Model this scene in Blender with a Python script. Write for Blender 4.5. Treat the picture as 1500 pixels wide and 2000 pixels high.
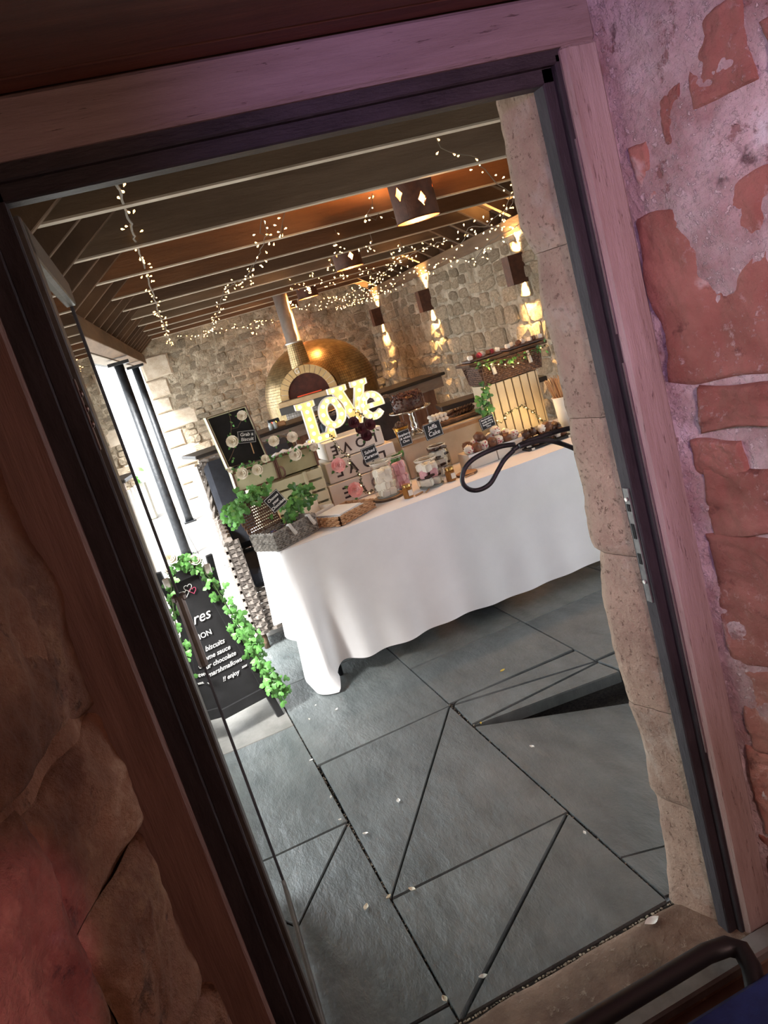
import bpy, bmesh, math, random
import numpy as np
from mathutils import Vector, Matrix, Euler, noise
random.seed(7)
for o in list(bpy.data.objects): bpy.data.objects.remove(o)
SC = bpy.context.scene
COL = SC.collection
PI = math.pi
V = Vector

# ------------------------------------------------------------ camera
FPX, YAW, PITCH, ROLL, H = 1531.0, math.radians(15.77), math.radians(12.96), math.radians(-16.5), 1.65
fw = V((math.sin(YAW)*math.cos(PITCH), math.cos(YAW)*math.cos(PITCH), -math.sin(PITCH)))
r0 = V((math.cos(YAW), -math.sin(YAW), 0)); u0 = r0.cross(fw)
rt = r0*math.cos(ROLL) + u0*math.sin(ROLL)
up = -r0*math.sin(ROLL) + u0*math.cos(ROLL)
cd = bpy.data.cameras.new('camera'); cam = bpy.data.objects.new('camera', cd); COL.objects.link(cam)
cd.sensor_fit = 'HORIZONTAL'; cd.sensor_width = 36; cd.lens = 36*FPX/1500; cd.clip_start = .03; cd.clip_end = 200
m = Matrix.Identity(4)
for i in range(3): m[i][0], m[i][1], m[i][2] = rt[i], up[i], -fw[i]
m.translation = V((0, 0, H)); cam.matrix_world = m
SC.camera = cam
def ray(x, y): return rt*((x-750)/FPX) - up*((y-1000)/FPX) + fw
def aty(x, y, Y): d = ray(x, y); return V((0, 0, H)) + d*(Y/d.y)
def atz(x, y, z=0.): d = ray(x, y); return V((0, 0, H)) + d*((z-H)/d.z)

# ------------------------------------------------------------ world, lights, exposure
W = bpy.data.worlds.new('sky'); SC.world = W; W.use_nodes = True
bg = W.node_tree.nodes['Background']; bg.inputs[0].default_value = (.93, .965, 1.0, 1); bg.inputs[1].default_value = 5.0
SC.view_settings.view_transform = 'Standard'; SC.view_settings.look = 'None'
SC.view_settings.gamma = 1; SC.view_settings.use_curve_mapping = False
SC.view_settings.exposure = 0.0
def light(name, kind, loc, aim, energy, color, size=.1, spot=60, blend=.6, size_y=None):
    l = bpy.data.lights.new(name, kind); l.energy = energy; l.color = color
    if kind == 'SPOT': l.spot_size = math.radians(spot); l.spot_blend = blend; l.shadow_soft_size = size
    elif kind == 'POINT': l.shadow_soft_size = size
    elif kind == 'AREA':
        l.size = size
        if size_y: l.shape = 'RECTANGLE'; l.size_y = size_y
    o = bpy.data.objects.new(name, l); COL.objects.link(o); o.location = loc
    if aim is not None: o.rotation_euler = (V(aim)-V(loc)).to_track_quat('-Z', 'Y').to_euler()
    return o
sun = light('sun', 'SUN', (-3, -2, 8), (-3+.62*4, -2+.5*4, 4), 19.0, (1.0, .98, .95)); sun.data.angle = math.radians(18)
# the party lights of the dark room the photograph is taken from
light('party_spot_purple', 'SPOT', (-.15, -.25, 2.0), (1.08, 1.25, 1.72), 52, (.68, .46, 1.0), .06, 62, .7)
light('party_spot_pink', 'SPOT', (.5, -.5, 1.8), (1.2, 1.2, 1.15), 60, (1.0, .64, .66), .06, 70, .8)
light('party_spot_rose', 'SPOT', (.9, -.6, 1.2), (-.375, .975, 1.0), 60, (1.0, .32, .58), .02, 11, .35)
light('warm_fill', 'POINT', (.55, -.7, 1.6), None, 21, (1.0, .66, .50), .15)  # unseen fill added to lift the dark left wall

# ------------------------------------------------------------ material helpers
MATS = {}
def mat(name, c1, c2=None, scale=8., rough=.6, bump=0., bscale=None, metallic=0., rnd=0., stretch=None, c3=None, spec=.5, detail=6., dist=.01, lo=.35, hi=.65, coat=0., sheen=0.):
    if name in MATS: return MATS[name]
    M = bpy.data.materials.new(name); M.use_nodes = True; nt = M.node_tree; N = nt.nodes; L = nt.links
    b = N['Principled BSDF']; b.inputs['Roughness'].default_value = rough; b.inputs['Metallic'].default_value = metallic
    b.inputs['Specular IOR Level'].default_value = spec
    if coat: b.inputs['Coat Weight'].default_value = coat
    if sheen: b.inputs['Sheen Weight'].default_value = sheen
    tc = N.new('ShaderNodeTexCoord'); mp = N.new('ShaderNodeMapping'); L.new(tc.outputs['Object'], mp.inputs[0])
    if stretch: mp.inputs['Scale'].default_value = stretch
    oi = N.new('ShaderNodeObjectInfo')
    if rnd:
        ml = N.new('ShaderNodeMath'); ml.operation = 'MULTIPLY'; ml.inputs[1].default_value = 37.; L.new(oi.outputs['Random'], ml.inputs[0])
        cx = N.new('ShaderNodeCombineXYZ'); [L.new(ml.outputs[0], cx.inputs[i]) for i in range(3)]
        L.new(cx.outputs[0], mp.inputs['Location'])
    col = None
    if c2 is None: b.inputs['Base Color'].default_value = (*c1, 1)
    else:
        n = N.new('ShaderNodeTexNoise'); n.inputs['Scale'].default_value = scale; n.inputs['Detail'].default_value = detail; n.inputs['Roughness'].default_value = .62
        L.new(mp.outputs[0], n.inputs['Vector'])
        cr = N.new('ShaderNodeValToRGB'); L.new(n.outputs['Fac'], cr.inputs[0])
        e = cr.color_ramp.elements; e[0].position = lo; e[0].color = (*c1, 1); e[1].position = hi; e[1].color = (*c2, 1)
        if c3: x = e.new(min(hi+.09, .99)); x.color = (*c3, 1)
        col = cr.outputs[0]
        if rnd:
            hs = N.new('ShaderNodeHueSaturation'); L.new(col, hs.inputs['Color'])
            mr = N.new('ShaderNodeMapRange'); mr.inputs[3].default_value = 1-rnd; mr.inputs[4].default_value = 1+rnd
            L.new(oi.outputs['Random'], mr.inputs[0]); L.new(mr.outputs[0], hs.inputs['Value']); col = hs.outputs[0]
        L.new(col, b.inputs['Base Color'])
    if bump:
        n2 = N.new('ShaderNodeTexNoise'); n2.inputs['Scale'].default_value = bscale or scale*3; n2.inputs['Detail'].default_value = 8; n2.inputs['Roughness'].default_value = .65
        L.new(mp.outputs[0], n2.inputs['Vector'])
        bp = N.new('ShaderNodeBump'); bp.inputs['Strength'].default_value = bump; bp.inputs['Distance'].default_value = dist
        L.new(n2.outputs['Fac'], bp.inputs['Height']); L.new(bp.outputs[0], b.inputs['Normal'])
    MATS[name] = M
    return M
def emis(name, color, strength):
    if name in MATS: return MATS[name]
    M = bpy.data.materials.new(name); M.use_nodes = True; b = M.node_tree.nodes['Principled BSDF']
    b.inputs['Base Color'].default_value = (*color, 1)
    b.inputs['Emission Color'].default_value = (*color, 1); b.inputs['Emission Strength'].default_value = strength
    MATS[name] = M; return M
def glassmat(name, tint=(.95, 1, .97), blend=.0, rough=.02, ior=1.45):
    if name in MATS: return MATS[name]
    M = bpy.data.materials.new(name); M.use_nodes = True; nt = M.node_tree; N = nt.nodes; L = nt.links; N.clear()
    out = N.new('ShaderNodeOutputMaterial'); mx = N.new('ShaderNodeMixShader'); t = N.new('ShaderNodeBsdfTransparent'); g = N.new('ShaderNodeBsdfGlossy')
    t.inputs[0].default_value = (*tint, 1); g.inputs['Roughness'].default_value = rough
    f = N.new('ShaderNodeFresnel'); f.inputs[0].default_value = ior
    fm = N.new('ShaderNodeMath'); fm.operation = 'MULTIPLY'; fm.inputs[1].default_value = blend if blend else 1.; L.new(f.outputs[0], fm.inputs[0]); L.new(fm.outputs[0], mx.inputs[0]); L.new(t.outputs[0], mx.inputs[1]); L.new(g.outputs[0], mx.inputs[2]); L.new(mx.outputs[0], out.inputs[0])
    MATS[name] = M; return M

# ------------------------------------------------------------ mesh builder
class MB:
    def __init__(s): s.v = []; s.f = []
    def add(s, vs, fs, M=None):
        k = len(s.v)
        s.v += [tuple(M @ V(v)) if M is not None else tuple(v) for v in vs]
        s.f += [tuple(i+k for i in f) for f in fs]; return s
    def box(s, c, d, M=None, bev=0.):
        x, y, z = d[0]/2, d[1]/2, d[2]/2; c = V(c)
        T = Matrix.Translation(c) if M is None else M @ Matrix.Translation(c)
        if bev <= 0:
            vs = [(a*x, b*y, e*z) for e in (-1, 1) for b in (-1, 1) for a in (-1, 1)]
            return s.add(vs, [(0, 2, 3, 1), (4, 5, 7, 6), (0, 1, 5, 4), (2, 6, 7, 3), (0, 4, 6, 2), (1, 3, 7, 5)], T)
        q = min(bev, x*.9, y*.9, z*.9)
        bm = bmesh.new(); bmesh.ops.create_cube(bm, size=1)
        for v in bm.verts: v.co = V((v.co.x*2*x, v.co.y*2*y, v.co.z*2*z))
        bmesh.ops.bevel(bm, geom=bm.edges[:], offset=q, segments=1, affect='EDGES')
        bm.verts.ensure_lookup_table()
        s.add([v.co.copy() for v in bm.verts], [[v.index for v in f.verts] for f in bm.faces], T); bm.free(); return s
    def tube(s, pts, r, n=8, closed=False, caps=True, M=None):
        pts = [V(p) for p in pts]; N = len(pts); rr = r if isinstance(r, (list, tuple)) else [r]*N
        vs = []; fs = []; prev = None
        for i, p in enumerate(pts):
            a = pts[(i-1) % N] if (closed or i > 0) else p; b = pts[(i+1) % N] if (closed or i < N-1) else p
            t = (b-a)
            t = t.normalized() if t.length > 1e-9 else V((0, 0, 1))
            if prev is None: x = t.orthogonal().normalized()
            else:
                x = prev - t*prev.dot(t); x = x.normalized() if x.length > 1e-6 else t.orthogonal().normalized()
            prev = x; y = t.cross(x)
            for k in range(n):
                an = 2*PI*k/n; vs.append(p+(x*math.cos(an)+y*math.sin(an))*rr[i])
        for i in range(N if closed else N-1):
            j = (i+1) % N
            for k in range(n): fs.append((i*n+k, i*n+(k+1) % n, j*n+(k+1) % n, j*n+k))
        if caps and not closed: fs.append(tuple(range(n-1, -1, -1))); fs.append(tuple((N-1)*n+k for k in range(n)))
        return s.add(vs, fs, M)
    def lathe(s, prof, c=(0, 0, 0), n=20, M=None, cap=True):
        vs = []; fs = []; c = V(c)
        for (r, z) in prof:
            for k in range(n): a = 2*PI*k/n; vs.append(c+V((r*math.cos(a), r*math.sin(a), z)))
        for i in range(len(prof)-1):
            for k in range(n): fs.append((i*n+k, i*n+(k+1) % n, (i+1)*n+(k+1) % n, (i+1)*n+k))
        if cap:
            fs.append(tuple(range(n-1, -1, -1))); fs.append(tuple((len(prof)-1)*n+k for k in range(n)))
        return s.add(vs, fs, M)
    def prism(s, poly, d, M=None):
        """polygon in local xz, thickness d along +y"""
        n = len(poly); vs = [(x, 0, z) for x, z in poly]+[(x, d, z) for x, z in poly]
        fs = [tuple(range(n)), tuple(range(2*n-1, n-1, -1))]+[(i, i+n, (i+1) % n+n, (i+1) % n) for i in range(n)]
        return s.add(vs, fs, M)
    def grid(s, fn, nu, nv, M=None, flip=False):
        vs = [fn(i/nu, j/nv) for j in range(nv+1) for i in range(nu+1)]
        fs = []
        for j in range(nv):
            for i in range(nu):
                a = j*(nu+1)+i; q = (a, a+1, a+nu+2, a+nu+1); fs.append(q[::-1] if flip else q)
        return s.add(vs, fs, M)
    def ball(s, c, r, n=8, m_=5, sc=(1, 1, 1), M=None):
        c = V(c); prof = [(max(1e-4, math.sin(PI*i/m_))*r, -math.cos(PI*i/m_)*r) for i in range(m_+1)]
        T = Matrix.Translation(c) @ Matrix.Diagonal((*sc, 1)); T = T if M is None else M @ T
        return s.lathe(prof, (0, 0, 0), n, T)
    def mesh(s, name, m, smooth=False):
        me = bpy.data.meshes.new(name); me.from_pydata(s.v, [], s.f); me.materials.append(m)
        if smooth: me.polygons.foreach_set('use_smooth', [True]*len(me.polygons))
        me.update(); return me
ORG = {}
def obj(name, mb, m, parent=None, smooth=False, kind=None, label=None, local=False):
    if isinstance(mb, MB):
        if parent is not None and not local:
            L = ORG.get(parent.name, V((0, 0, 0)))
            if L.length: mb.v = [(a-L.x, b-L.y, c-L.z) for a, b, c in mb.v]
        me = mb.mesh(name, m, smooth)
    else: me = mb
    o = bpy.data.objects.new(name, me); COL.objects.link(o)
    if parent is not None:
        o.parent = parent; ORG[o.name] = ORG.get(parent.name, V((0, 0, 0)))
    if kind: o['kind'] = kind
    if label: o['label'] = label
    return o
def tag(o, label, cat, group=None, kind=None):
    o['label'] = label; o['category'] = cat
    if group: o['group'] = group
    if kind: o['kind'] = kind
    return o
def thing(name, label, cat, loc=(0, 0, 0), rz=0., group=None):
    o = bpy.data.objects.new(name, None); COL.objects.link(o); o.location = loc; o.rotation_euler = (0, 0, rz); o.empty_display_size = .05
    ORG[o.name] = V(loc); return tag(o, label, cat, group)
def struct(name, label=None):
    o = bpy.data.objects.new(name, None); COL.objects.link(o); o['kind'] = 'structure'; ORG[o.name] = V((0, 0, 0))
    if label: o['label'] = label
    return o
def setst(o, label=None):
    o['kind'] = 'structure'
    if label: o['label'] = label
    return o
def inst(me, name, parent, M, label=None):
    o = bpy.data.objects.new(name, me); COL.objects.link(o)
    if parent is not None:
        o.parent = parent; o.matrix_local = Matrix.Translation(-ORG.get(parent.name, V((0, 0, 0)))) @ M
    else: o.matrix_world = M
    if label: o['label'] = label
    return o
def dup(root, M=None, loc=None, rz=None, label=None):
    r = root.copy(); COL.objects.link(r)
    if loc is not None: r.location = loc
    if rz is not None: r.rotation_euler = (0, 0, rz)
    if label: r['label'] = label
    for ch in list(root.children):
        c = ch.copy(); COL.objects.link(c); c.parent = r
        for g in list(ch.children): d = g.copy(); COL.objects.link(d); d.parent = c
    return r
def frameM(o, x, y, z):
    M = Matrix.Identity(4)
    for i in range(3): M[i][0], M[i][1], M[i][2] = x[i], y[i], z[i]
    M.translation = V(o); return M
def RZ(a): return Matrix.Rotation(a, 4, 'Z')
def RX(a): return Matrix.Rotation(a, 4, 'X')
def RY(a): return Matrix.Rotation(a, 4, 'Y')
def T(*a): return Matrix.Translation(V(a))
def nz(p, s=1., k=0.): return noise.noise(V((p[0]*s+k, p[1]*s-k, p[2]*s+2*k)))
def text_mb(t, size, M, depth=.0006, shear=.2, spacing=1., align='CENTER', bold=0.):
    cu = bpy.data.curves.new('t', 'FONT'); cu.body = t; cu.size = size; cu.shear = shear; cu.space_line = 1.05; cu.space_character = spacing
    cu.align_x = align; cu.align_y = 'CENTER'; cu.extrude = depth; cu.offset = bold; cu.resolution_u = 3
    o = bpy.data.objects.new('t', cu); COL.objects.link(o)
    me = bpy.data.meshes.new_from_object(o)
    mb = MB(); mb.add([v.co.copy() for v in me.vertices], [tuple(p.vertices) for p in me.polygons], M)
    bpy.data.objects.remove(o); bpy.data.meshes.remove(me); return mb

# ------------------------------------------------------------ materials
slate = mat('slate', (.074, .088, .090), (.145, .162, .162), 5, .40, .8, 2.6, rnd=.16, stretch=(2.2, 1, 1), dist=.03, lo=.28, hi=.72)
halflit = mat('painted_half_light_flagstone', (.13, .13, .12), (.22, .215, .20), 5, .5, .5, 8, rnd=.1, dist=.012)  # half-paled slate, softens the painted edge between sunlit and shaded slabs
daylit = mat('painted_daylight_flagstone', (.30, .29, .27), (.42, .41, .38), 4, .55, .5, 9, rnd=.1, stretch=(1, 1.6, 1), dist=.012)  # slate paled to paint the blown-out daylight on the left floor
joint_m = mat('joint_grit', (.012, .011, .010), (.06, .05, .04), 90, .95, .6, 120)
pebble = mat('pebble', (.10, .08, .06), (.42, .37, .28), 60, .8, rnd=.3)
stoneF = mat('rubble_stone', (.34, .26, .17), (.66, .56, .42), 7, .9, 1., 22, rnd=.32, dist=.03, lo=.3, hi=.65)
stoneR = mat('rubble_stone_right', (.36, .26, .16), (.68, .56, .40), 7, .9, 1., 24, rnd=.28, dist=.03, lo=.3, hi=.65)
mortar = mat('lime_mortar', (.26, .20, .13), (.58, .50, .38), 6, .95, 1., 22, dist=.03, c3=(.66, .58, .47))
cutst = mat('dressed_stone', (.52, .42, .31), (.70, .61, .49), 4, .85, .5, 20, rnd=.1)
pinkst = mat('red_sandstone', (.25, .085, .06), (.41, .18, .135), 6, .88, .8, 60, rnd=.12, c3=(.60, .46, .42), lo=.3, hi=.62)
pinkpl = mat('pale_mortar_plaster', (.42, .25, .23), (.74, .60, .58), 7, .9, 1., 45, c3=(.88, .80, .80), lo=.32, hi=.62, dist=.015)
brownst = mat('brown_rough_stone', (.13, .045, .022), (.34, .17, .10), 4.5, .75, 1., 20, rnd=.15, c3=(.56, .38, .26), lo=.34, hi=.60, dist=.03)
revst = mat('tan_sandstone', (.30, .185, .14), (.45, .30, .225), 9, .9, .8, 90, rnd=.12, lo=.3, hi=.7)
sillst = mat('sill_stone', (.10, .055, .035), (.30, .20, .14), 6, .8, .8, 40, lo=.3, hi=.7)
palet = mat('weathered_pale_timber', (.33, .23, .20), (.50, .39, .36), 5, .7, .7, 22, stretch=(6, 6, .6), lo=.3, hi=.7)
brownt = mat('brown_stained_timber', (.16, .082, .066), (.29, .165, .135), 5, .6, .6, 24, stretch=(6, 6, .5), lo=.3, hi=.7)
lint = mat('lintel_timber', (.26, .18, .17), (.44, .33, .32), 4, .7, .6, 20, stretch=(.5, 5, 5), lo=.3, hi=.7)
darkf = mat('dark_frame_paint', (.018, .012, .016), (.040, .030, .036), 8, .75, .5, 30, stretch=(3, 3, .8))
darkh = mat('dark_head_paint', (.018, .012, .016), (.045, .034, .040), 8, .5, .5, 30, stretch=(.8, 3, 3))
soff = mat('red_brown_boards', (.10, .03, .018), (.17, .06, .035), 5, .6, .4, 20, stretch=(.6, 5, 5))
roofb = mat('roof_boarding', (.055, .028, .015), (.11, .055, .028), 3, .8, .4, 15, rnd=.3, stretch=(4, .5, 4))
tiem = [mat('joist_grey', (.115, .074, .042), (.185, .125, .078), 3, .75, .4, 18, rnd=.12, stretch=(.4, 3, 3)),
        mat('joist_painted_lamp_glow', (.13, .055, .02), (.21, .095, .038), 3, .7, .4, 18, rnd=.15, stretch=(.4, 3, 3)),  # orange glow of the pendant lamps put into the tie colour
        mat('joist_brown', (.085, .045, .022), (.14, .08, .042), 3, .7, .4, 18, rnd=.15, stretch=(.4, 3, 3))]
rafm = mat('rafter_timber', (.10, .055, .028), (.17, .10, .055), 3, .75, .4, 18, rnd=.2)
beamm = mat('beam_timber', (.13, .075, .04), (.22, .14, .08), 3, .75, .4, 18, stretch=(3, .4, 3))
steel_d = mat('black_iron', (.012, .014, .017), (.03, .033, .038), 20, .42, .3, 60, metallic=.3)
iron = mat('wrought_iron', (.02, .02, .021), (.05, .05, .052), 20, .4, .35, 80, metallic=.5)
steel = mat('steel', (.66, .63, .57), (.76, .73, .67), 20, .38, metallic=.55)
chrome = mat('chrome', (.75, .75, .75), None, rough=.12, metallic=1.)
cloth = mat('white_linen', (.74, .74, .75), (.80, .80, .81), 3, .85, .12, 160, dist=.003, sheen=.2)
wick = mat('rattan_grey', (.085, .07, .06), (.27, .235, .205), 30, .7, .3, 90, rnd=.1)
wickg = mat('willow_grey', (.13, .12, .105), (.36, .335, .30), 40, .75, .3, 90)
wickb = mat('willow_brown', (.075, .035, .02), (.20, .105, .06), 40, .6, .3, 90)
wickt = mat('water_hyacinth_tan', (.38, .20, .09), (.62, .39, .22), 40, .75, .3, 90)
navy = mat('charcoal_cushion', (.016, .019, .028), (.03, .034, .046), 12, .9, .25, 200, dist=.003)
creamw = mat('cream_paint', (.52, .47, .30), (.63, .57, .40), 6, .6, .2, 30)
creamb = mat('warm_cream_paint', (.64, .53, .34), (.74, .62, .42), 6, .6, .2, 30)
whitep = mat('white_paint', (.68, .63, .56), (.76, .71, .64), 6, .6, .1, 30)
card = mat('white_card', (.70, .64, .55), (.75, .69, .60), 4, .7)
olive = mat('olive_case', (.30, .27, .14), (.38, .34, .19), 9, .7, .2, 60)
oliveL = mat('sage_case', (.50, .48, .30), (.58, .56, .37), 9, .7, .2, 60)
leath = mat('brown_leather', (.085, .035, .022), (.16, .07, .045), 20, .5, .3, 80)
blackc = mat('chalkboard', (.008, .008, .009), (.016, .016, .018), 10, .7)
chalk = mat('chalk', (.85, .85, .83), None, rough=.9)
pinkch = mat('pink_chalk', (.85, .12, .25), None, rough=.9)
leafm = mat('ivy_green', (.05, .20, .035), (.17, .42, .10), 30, .5, rnd=.35)
leafd = mat('ivy_dark', (.025, .10, .02), (.08, .22, .05), 30, .5, rnd=.3)
stemm = mat('stem_green', (.06, .10, .03), None, rough=.7)
rosew = mat('cream_petals', (.78, .70, .52), (.86, .80, .68), 20, .7, rnd=.05)
rosep = mat('pink_petals', (.85, .30, .30), (.92, .62, .58), 20, .7)
rosed = mat('burgundy_petals', (.035, .004, .010), (.09, .012, .02), 20, .6)
white = mat('plain_white', (.80, .80, .79), (.84, .84, .83), 10, .8)
choc = mat('chocolate', (.035, .014, .008), (.09, .038, .02), 30, .35, .5, 60)
chocm = mat('milk_chocolate', (.13, .055, .03), (.22, .10, .055), 30, .4, .4, 50)
mallow = mat('marshmallow_white', (.80, .76, .66), (.87, .83, .74), 12, .85)
mallowp = mat('marshmallow_pink', (.70, .36, .40), (.80, .50, .52), 12, .85)
redb = mat('freeze_dried_raspberry', (.35, .02, .05), (.6, .1, .12), 60, .7)
honey = mat('honey', (.20, .075, .012), (.30, .13, .03), 10, .25)
gold = mat('gold', (.80, .55, .20), None, rough=.25, metallic=1.)
goldt = mat('gold_mosaic', (.30, .21, .10), (.52, .38, .19), 14, .34, metallic=.8)
grout = mat('dark_grout', (.045, .03, .018), (.08, .055, .03), 30, .9)
archs = mat('oven_arch_stone', (.48, .32, .13), (.58, .40, .18), 12, .7, .2, 60)
mouthd = mat('painted_mouth_shade', (.035, .008, .004), (.075, .018, .009), 12, .9)  # near-black tone stands in for the shade inside the oven mouth
barm = mat('bar_timber', (.10, .055, .035), (.20, .12, .08), 5, .6, .5, 20, stretch=(.5, 4, 4))
barpanel = mat('bar_panel', (.15, .06, .035), (.26, .13, .085), 5, .6, .5, 20, rnd=.15, stretch=(4, 4, .5))
greyl = mat('grey_slatted_paint', (.50, .48, .45), (.62, .60, .57), 5, .7)
rust = mat('rusty_steel', (.06, .025, .015), (.12, .05, .03), 15, .6, .3, 50)
copper = mat('copper_inside', (.8, .38, .18), None, rough=.35, metallic=.9)
woodl = mat('log_wood', (.32, .17, .08), (.48, .29, .15), 8, .6, .3, 40)
barkm = mat('bark', (.06, .035, .02), (.16, .10, .06), 20, .9, .8, 50)
skew = mat('bamboo_skewer', (.42, .22, .10), (.60, .36, .18), 20, .6, rnd=.2)
bluef = mat('blue_fabric', (.008, .02, .11), (.015, .035, .18), 20, .8, .3, 120)
blueb = mat('navy_bag', (.01, .018, .05), (.02, .035, .09), 8, .6, .5, 20)
plast = glassmat('clear_plastic', (.80, .83, .84), rough=.15)
jarg = glassmat('jar_glass', (.96, .97, .95), .45)
paneg = glassmat('pane_glass', (.86, .93, .90), rough=.01, ior=1.5)
wire = mat('wire', (.13, .10, .07), None, rough=.6)
bulbm = emis('fairy_bulb_glow', (1.0, .56, .20), 7)
bulbc = emis('fairy_bulb_pale', (1.0, .68, .34), 7)
loveb = emis('marquee_bulb_glow', (1.0, .80, .48), 5)
lovei = mat('marquee_face_yellow', (.86, .68, .34), None, rough=.5)
tablem = mat('petal_white', (.80, .80, .74), (.88, .88, .84), 20, .7)
paly = mat('petal_yellow', (.70, .55, .12), None, rough=.7)

def speck(M, color, scale, lo, hi, amt=1., raised=0., big=None):
    """mix flecks of another colour (crumbs, pits, salts) into a material, with their own relief"""
    nt = M.node_tree; N = nt.nodes; L = nt.links; b = N['Principled BSDF']; bc = b.inputs['Base Color']
    src = bc.links[0].from_socket if bc.links else None
    mp = [n for n in N if n.type == 'MAPPING'][0]
    n = N.new('ShaderNodeTexNoise'); n.inputs['Scale'].default_value = scale; n.inputs['Detail'].default_value = 5; n.inputs['Roughness'].default_value = .7; L.new(mp.outputs[0], n.inputs['Vector'])
    mr = N.new('ShaderNodeMapRange'); mr.inputs[1].default_value = lo; mr.inputs[2].default_value = hi; mr.inputs[4].default_value = amt; L.new(n.outputs['Fac'], mr.inputs[0]); fac = mr.outputs[0]
    if big:
        n2 = N.new('ShaderNodeTexNoise'); n2.inputs['Scale'].default_value = big[0]; n2.inputs['Detail'].default_value = 4; L.new(mp.outputs[0], n2.inputs['Vector'])
        m2 = N.new('ShaderNodeMapRange'); m2.inputs[1].default_value = big[1]; m2.inputs[2].default_value = big[2]; L.new(n2.outputs['Fac'], m2.inputs[0])
        mu = N.new('ShaderNodeMath'); mu.operation = 'MULTIPLY'; L.new(fac, mu.inputs[0]); L.new(m2.outputs[0], mu.inputs[1]); fac = mu.outputs[0]
    mx = N.new('ShaderNodeMixRGB'); L.new(fac, mx.inputs[0]); mx.inputs[2].default_value = (*color, 1)
    if src: L.new(src, mx.inputs[1])
    else: mx.inputs[1].default_value = bc.default_value
    L.new(mx.outputs[0], bc)
    if raised:
        nrm = b.inputs['Normal']; bp = N.new('ShaderNodeBump'); bp.inputs['Strength'].default_value = 1.; bp.inputs['Distance'].default_value = abs(raised); bp.invert = raised < 0
        if nrm.links: L.new(nrm.links[0].from_socket, bp.inputs['Normal'])
        L.new(fac, bp.inputs['Height']); L.new(bp.outputs[0], nrm)
def ledges(M, scale, steps, dist):
    nt = M.node_tree; N = nt.nodes; L = nt.links; b = N['Principled BSDF']; mp = [n for n in N if n.type == 'MAPPING'][0]
    n = N.new('ShaderNodeTexNoise'); n.inputs['Scale'].default_value = scale; n.inputs['Detail'].default_value = 5; n.inputs['Distortion'].default_value = .6; L.new(mp.outputs[0], n.inputs['Vector'])
    sn = N.new('ShaderNodeMath'); sn.operation = 'SNAP'; sn.inputs[1].default_value = 1/steps; L.new(n.outputs['Fac'], sn.inputs[0])
    bp = N.new('ShaderNodeBump'); bp.inputs['Strength'].default_value = .8; bp.inputs['Distance'].default_value = dist; L.new(sn.outputs[0], bp.inputs['Height'])
    nrm = b.inputs['Normal']
    if nrm.links: L.new(nrm.links[0].from_socket, bp.inputs['Normal'])
    L.new(bp.outputs[0], nrm)
speck(pinkst, (.62, .42, .38), 55, .56, .66, .85, .0015, (7, .42, .62)); speck(pinkst, (.09, .025, .02), 9, .60, .68, .7)
speck(pinkpl, (.80, .66, .64), 70, .55, .62, .8, .002); speck(pinkpl, (.26, .10, .08), 11, .60, .66, .7, -.002); speck(pinkpl, (.10, .05, .05), 6, .64, .70, .8, -.002)
speck(revst, (.14, .075, .05), 75, .58, .66, .75, -.0015); speck(revst, (.50, .40, .34), 5, .54, .66, .5)
speck(brownst, (.50, .30, .17), 7, .56, .70, .6, .002); speck(brownst, (.05, .018, .01), 12, .60, .68, .7, -.002); speck(brownst, (.45, .25, .22), 4, .60, .72, .5)
speck(sillst, (.42, .33, .25), 40, .58, .66, .6, .001); speck(lint, (.10, .05, .05), 30, .64, .70, .7, -.001); speck(palet, (.16, .08, .07), 34, .62, .68, .7, -.001)
speck(stoneF, (.12, .08, .04), 16, .58, .66, .65, -.003); speck(stoneR, (.12, .075, .035), 18, .57, .66, .65, -.003); speck(mortar, (.10, .07, .04), 14, .58, .66, .6, -.003)
ledges(slate, 2.2, 9, .010)

# ------------------------------------------------------------ stones, boards: shared piece meshes
def stone_mesh(name, m, seed, boxy=.5, jit=1.):
    rd = random.Random(seed); n = 10; mb = MB(); rings = []; base = []
    for k in range(n):
        a = 2*PI*(k+.5)/n + rd.uniform(-.12, .12); c, s = math.cos(a), math.sin(a)
        e = 2/(2+6*boxy); x = math.copysign(abs(c)**e, c)*.5; z = math.copysign(abs(s)**e, s)*.5
        q = rd.uniform(.86, 1.04); base.append((x*q, z*q))
    vs = []
    for (y, sc) in ((0, 1), (.60, 1.0), (1.0, .86)):
        for (x, z) in base: vs.append((x*sc, y+(rd.uniform(-.22, .18)*jit if y == 1.0 else 0), z*sc))
    vs.append((rd.uniform(-.1, .1), 1.+.08*jit, rd.uniform(-.1, .1)))
    fs = []
    for i in range(2):
        for k in range(n): fs.append((i*n+k, (i+1)*n+k, (i+1)*n+(k+1) % n, i*n+(k+1) % n))
    for k in range(n): fs.append((2*n+k, 3*n, 2*n+(k+1) % n))
    mb.add(vs, fs); return mb.mesh(name, m, False)
def rubble(parent, P0, U, Nn, W, top, rows, ws, meshes, dmin, dmax, rd, gap=.012, z0=0., hi_f=.8):
    """random courses of stones on a wall face; top(u) gives the wall height"""
    z = z0; cnt = 0
    while z < 3.2:
        h = rd.uniform(*rows); u = -rd.uniform(0, .05)
        while u < W:
            w = rd.uniform(*ws)*(1 if h > .1 else .8); uc = u+w/2
            if uc < W and z+h*.6 < top(uc):
                d = rd.uniform(dmin, dmax)*(hi_f if z > 1.25 else 1.); p = P0+U*(uc)+V((0, 0, z+h/2+rd.uniform(-.01, .01)))
                M = frameM(p, U*(w-gap), Nn*d, V((0, 0, h-gap))) @ RY(rd.uniform(-.05, .05))
                inst(rd.choice(meshes), 'stone', parent, M); cnt += 1
            u += w
        z += h
    return cnt
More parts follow.
